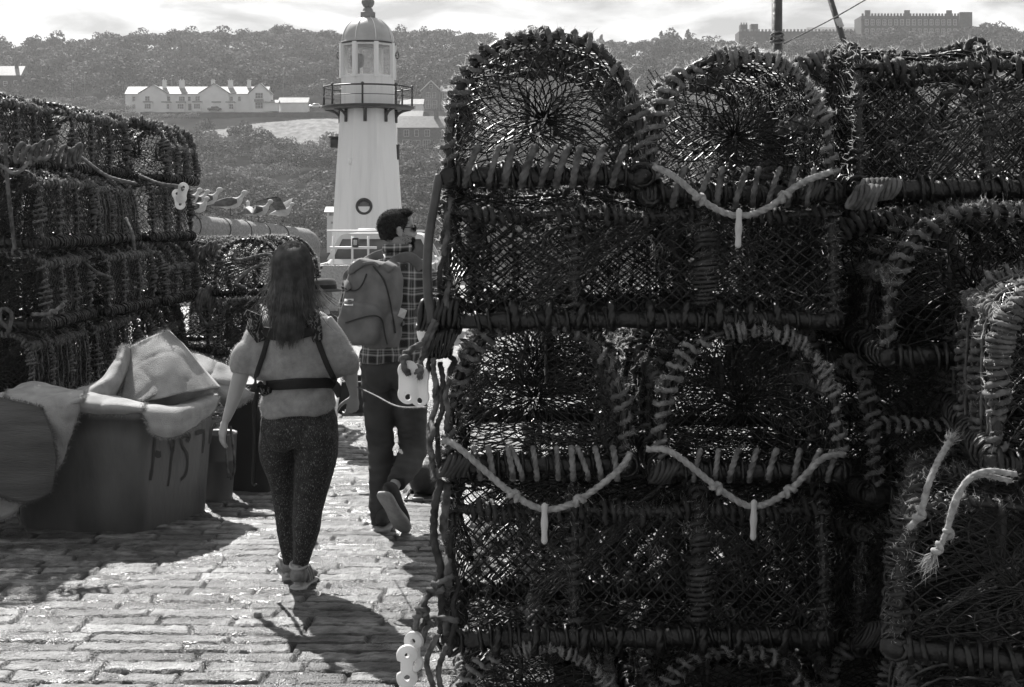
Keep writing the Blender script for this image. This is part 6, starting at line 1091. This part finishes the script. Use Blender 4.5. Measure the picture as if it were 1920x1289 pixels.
    E((0, -.013, .033), (.079, .101, .091)); E((0, .045, .098), (.056, .050, .024)); E((0, -.055, -.01), (.063, .048, .055)); h = tmpobj('hair', mb, hairm); remesh(h, .006, 3)
    def fur(center_list, n, ln, dirw, mbh, w=.0011):
        cl = np.array(center_list); k = R.randint(0, len(cl), n); d = nrm(R.normal(size=(n, 3))); q = cl[k, :3] + d * cl[k, 3:6]; Q = hc + q @ hM.T; D = (d * 1.0 + np.array(dirw)) @ hM.T; hairs(mbh, Q, D, R.uniform(.5, 1.2, n) * ln, w)
    mb = MB(); cl = [(0, -.013, .033, .079, .101, .091), (0, .045, .098, .056, .050, .024)]; n = 5200; k = R.rand(n) < .75; fur([cl[0]], 4200, .009, (0, .4, .2), mb); fur([cl[1]], 1800, .014, (.2, .1, .9), mb); 
    V = mb.verts().reshape(-1, 5, 3); loc = (V[:, 0] - hc) @ np.linalg.inv(hM).T; ok = (loc[:, 2] > -.055 + np.clip(loc[:, 1] + .02, 0, 1) * 1.6) & ~((loc[:, 1] > .062) & (loc[:, 2] < .085)); V = V[ok].reshape(-1, 3); m2 = MB(); i = np.arange(ok.sum())[:, None] * 5; m2.add(V, np.concatenate([i, i + 1, i + 2, i + 3], 1)); m2.f.append(np.concatenate([i + 3, i + 2, i + 4], 1)); m2.m.append(np.zeros(len(i), int)); rehome(m2.build('hair_tufts', hairm), base, h); 
    # trim the hair cap to the hairline
    me = h.data; import bmesh; bmm = bmesh.new(); bmm.from_mesh(me); inv = np.linalg.inv(hM); dl = [f for f in bmm.faces if (lambda l: l[2] < -.045 + max(l[1] + .015, 0) * 1.75 or (l[1] > .055 and l[2] < .088))(inv @ (np.array(f.calc_center_median()) - hc))]; bmesh.ops.delete(bmm, geom=dl, context='FACES'); bmm.to_mesh(me); bmm.free(); rehome(h, base, body)
    mb = MB(); n = 4200; d = R.normal(size=(n, 3)); d = nrm(d); cs_ = np.array([(0, .030, -.032, .061, .064, .076), (0, .058, -.082, .041, .038, .031), (0, .083, -.050, .030, .014, .020)]); k = R.randint(0, 3, n); q = cs_[k, :3] + d * cs_[k, 3:6]; ok = (q[:, 2] < -.012 - .35 * np.clip(q[:, 1] - .03, 0, 1)) & (q[:, 1] > -.01) & (d[:, 2] < .75) & ~((np.abs(q[:, 0]) < .02) & (q[:, 2] > -.058) & (q[:, 2] < -.042)); q = q[ok]; d = d[ok]; hairs(mb, hc + q @ hM.T, (d + [0, .1, -.5]) @ hM.T, R.uniform(.008, .018, len(q)), .0012); rehome(mb.build('beard', hairm), base, body)
    mb = MB(); gdm = glass('sunglass', .01); 
    for x in (-.034, .034): ell(mb, hc + hM @ np.array([x, .094, .020]), (.028, .006, .021), 20, 12, M=hM, e=.8)
    gl = tmpobj('sunglasses', mb, gdm); mb = MB()
    for x in (-1, 1): tube(mb, [hc + hM @ np.array(q) for q in ((x * .060, .090, .028), (x * .078, .05, .026), (x * .083, .0, .022), (x * .082, -.018, .008))], .0028, 6)
    tube(mb, [hc + hM @ np.array(q) for q in ((-.012, .104, .026), (0, .108, .028), (.012, .104, .026))], .0025, 6); rehome(mb.build('frame', gdm), base, gl); rehome(gl, base, body)
man()
def child():
    Y = 11.2; X = P(606, 0, Y)[0]; base = np.array([X, Y, -.01]); mb = MB(); T_ = lambda pts, n=4: (lambda q: tube(mb, q[:, :3], q[:, 3:5], 16, up=(1, 0, 0)))(spline(np.array([(X + a, Y + b, c, d, e) for a, b, c, d, e in pts]), n))
    T_([(0, 0, .58, .12, .09), (0, 0, .75, .12, .085), (0, 0, .92, .14, .085), (0, 0, .98, .07, .06), (0, 0, 1.05, .045, .045)]); head_part(mb, (X, Y + .01, 1.14), (.1, 1), .9)
    for s_ in (-1, 1): T_([(s_ * .07, 0, .6, .07, .07), (s_ * .07, .02, .33, .05, .05), (s_ * .07, 0, .06, .035, .04)]); T_([(s_ * .13, 0, .94, .045, .045), (s_ * .18, 0, .76, .035, .035), (s_ * .17, .06, .58, .025, .03)]); hand(mb, (X + s_ * .17, Y + .06, .58), np.array([0, .1, -1]), np.array([s_ * 1., 0, 0]), np.array([0, 1., 0]), .72, .3); shoe(mb, np.array([X + s_ * .07, Y - .04, .03]), np.array([X + s_ * .08, Y + .13, .03]), .035, .07)
    o = tmpobj('person', mb, skin); remesh(o, .008, 3); rehome(o, base); tag(o, 'small figure in a round brimmed hat, mostly hidden between the woman and the backpack', 'person')
    mb = MB(); ell(mb, (X, Y, .78), (.17, .12, .24), e=.8); ell(mb, (X, Y, .56), (.15, .12, .14), e=.8); c = tmpobj('coat', mb, M('coat_dark', .02, .04, sc=10, rough=.9)); remesh(c, .01, 4, lambda q: .006 * vn(q, 12)); rehome(c, base, o)
    mb = MB(); lathe(mb, (X, Y, 1.19), [(.165, .0), (.17, .008), (.105, .02), (.100, .07), (.085, .095), (.02, .10)], 30, cap=False); M_ = mb.build('hat', M('hat_felt', .06, .09, sc=10, rough=.9)); rehome(M_, base, o); mb = MB(); lathe(mb, (X, Y, 1.212), [(.107, 0), (.106, .03)], 30, cap=False); rehome(mb.build('hat_band', M('hat_ribbon', .012)), base, M_)
child()
# bag on a low trolley seen between the man's legs and the stack
r = empty('holdall', P(798, 925, 9.0), 'dark soft holdall on the ground behind the man\'s raised foot', 'bag'); mb = MB(); ell(mb, (0, 0, .11), (.105, .16, .115), 24, 16, e=.8); o = mb.build('body', M('bag_nylon', .012, .025, sc=10, rough=.5, bump=.6, bs=20), r); mb = MB(); tube(mb, spline(np.array([(-.07, -.1, .18), (-.03, -.14, .27), (.04, -.14, .27), (.07, -.1, .18)]), 6), .009, 8); mb.build('handle', M('bag_strap', .01), r)
r = empty('low_trolley', P(790, 945, 8.75), 'low metal bar of a trolley with a hanging loop, at the edge of the stack', 'trolley'); mb = MB(); tube(mb, [(-.10, 0, .02), (.14, 0, .02)], .008, 8); box(mb, (-.02, 0, .022), (.07, .03, .035), bev=.005); tube(mb, [(-.10, 0, .02), (-.10, .3, .02)], .008, 8); tube(mb, [(.14, 0, .02), (.14, .3, .02)], .008, 8); mb.build('frame', M('trolley_metal', .12, .2, sc=10, rough=.3, metal=.6), r)
mb = MB(); th = np.linspace(0, 2 * math.pi, 16)[:-1]; tube(mb, np.stack([.01 + .010 * np.cos(th), th * 0, -.035 + .032 * np.sin(th)], -1), .0022, 6, closed=True); mb.build('loop', MAT['rubber'], r)
for s_ in (-1, 1): mb = MB(); tube(mb, [(s_ * .11 + .02, .3, .015), (s_ * .11 + .045, .3, .015)], .03, 14); mb.build('wheel', MAT['rubber'], r)
mb = MB(); tube(mb, [P(641, 690, 9.6), P(624, 790, 9.3), P(606, 880, 9.05)], .016, 10); tag(mb.build('pole', MAT['plast']), 'slim pale pole leaning beside the woman\'s right hip', 'pole')
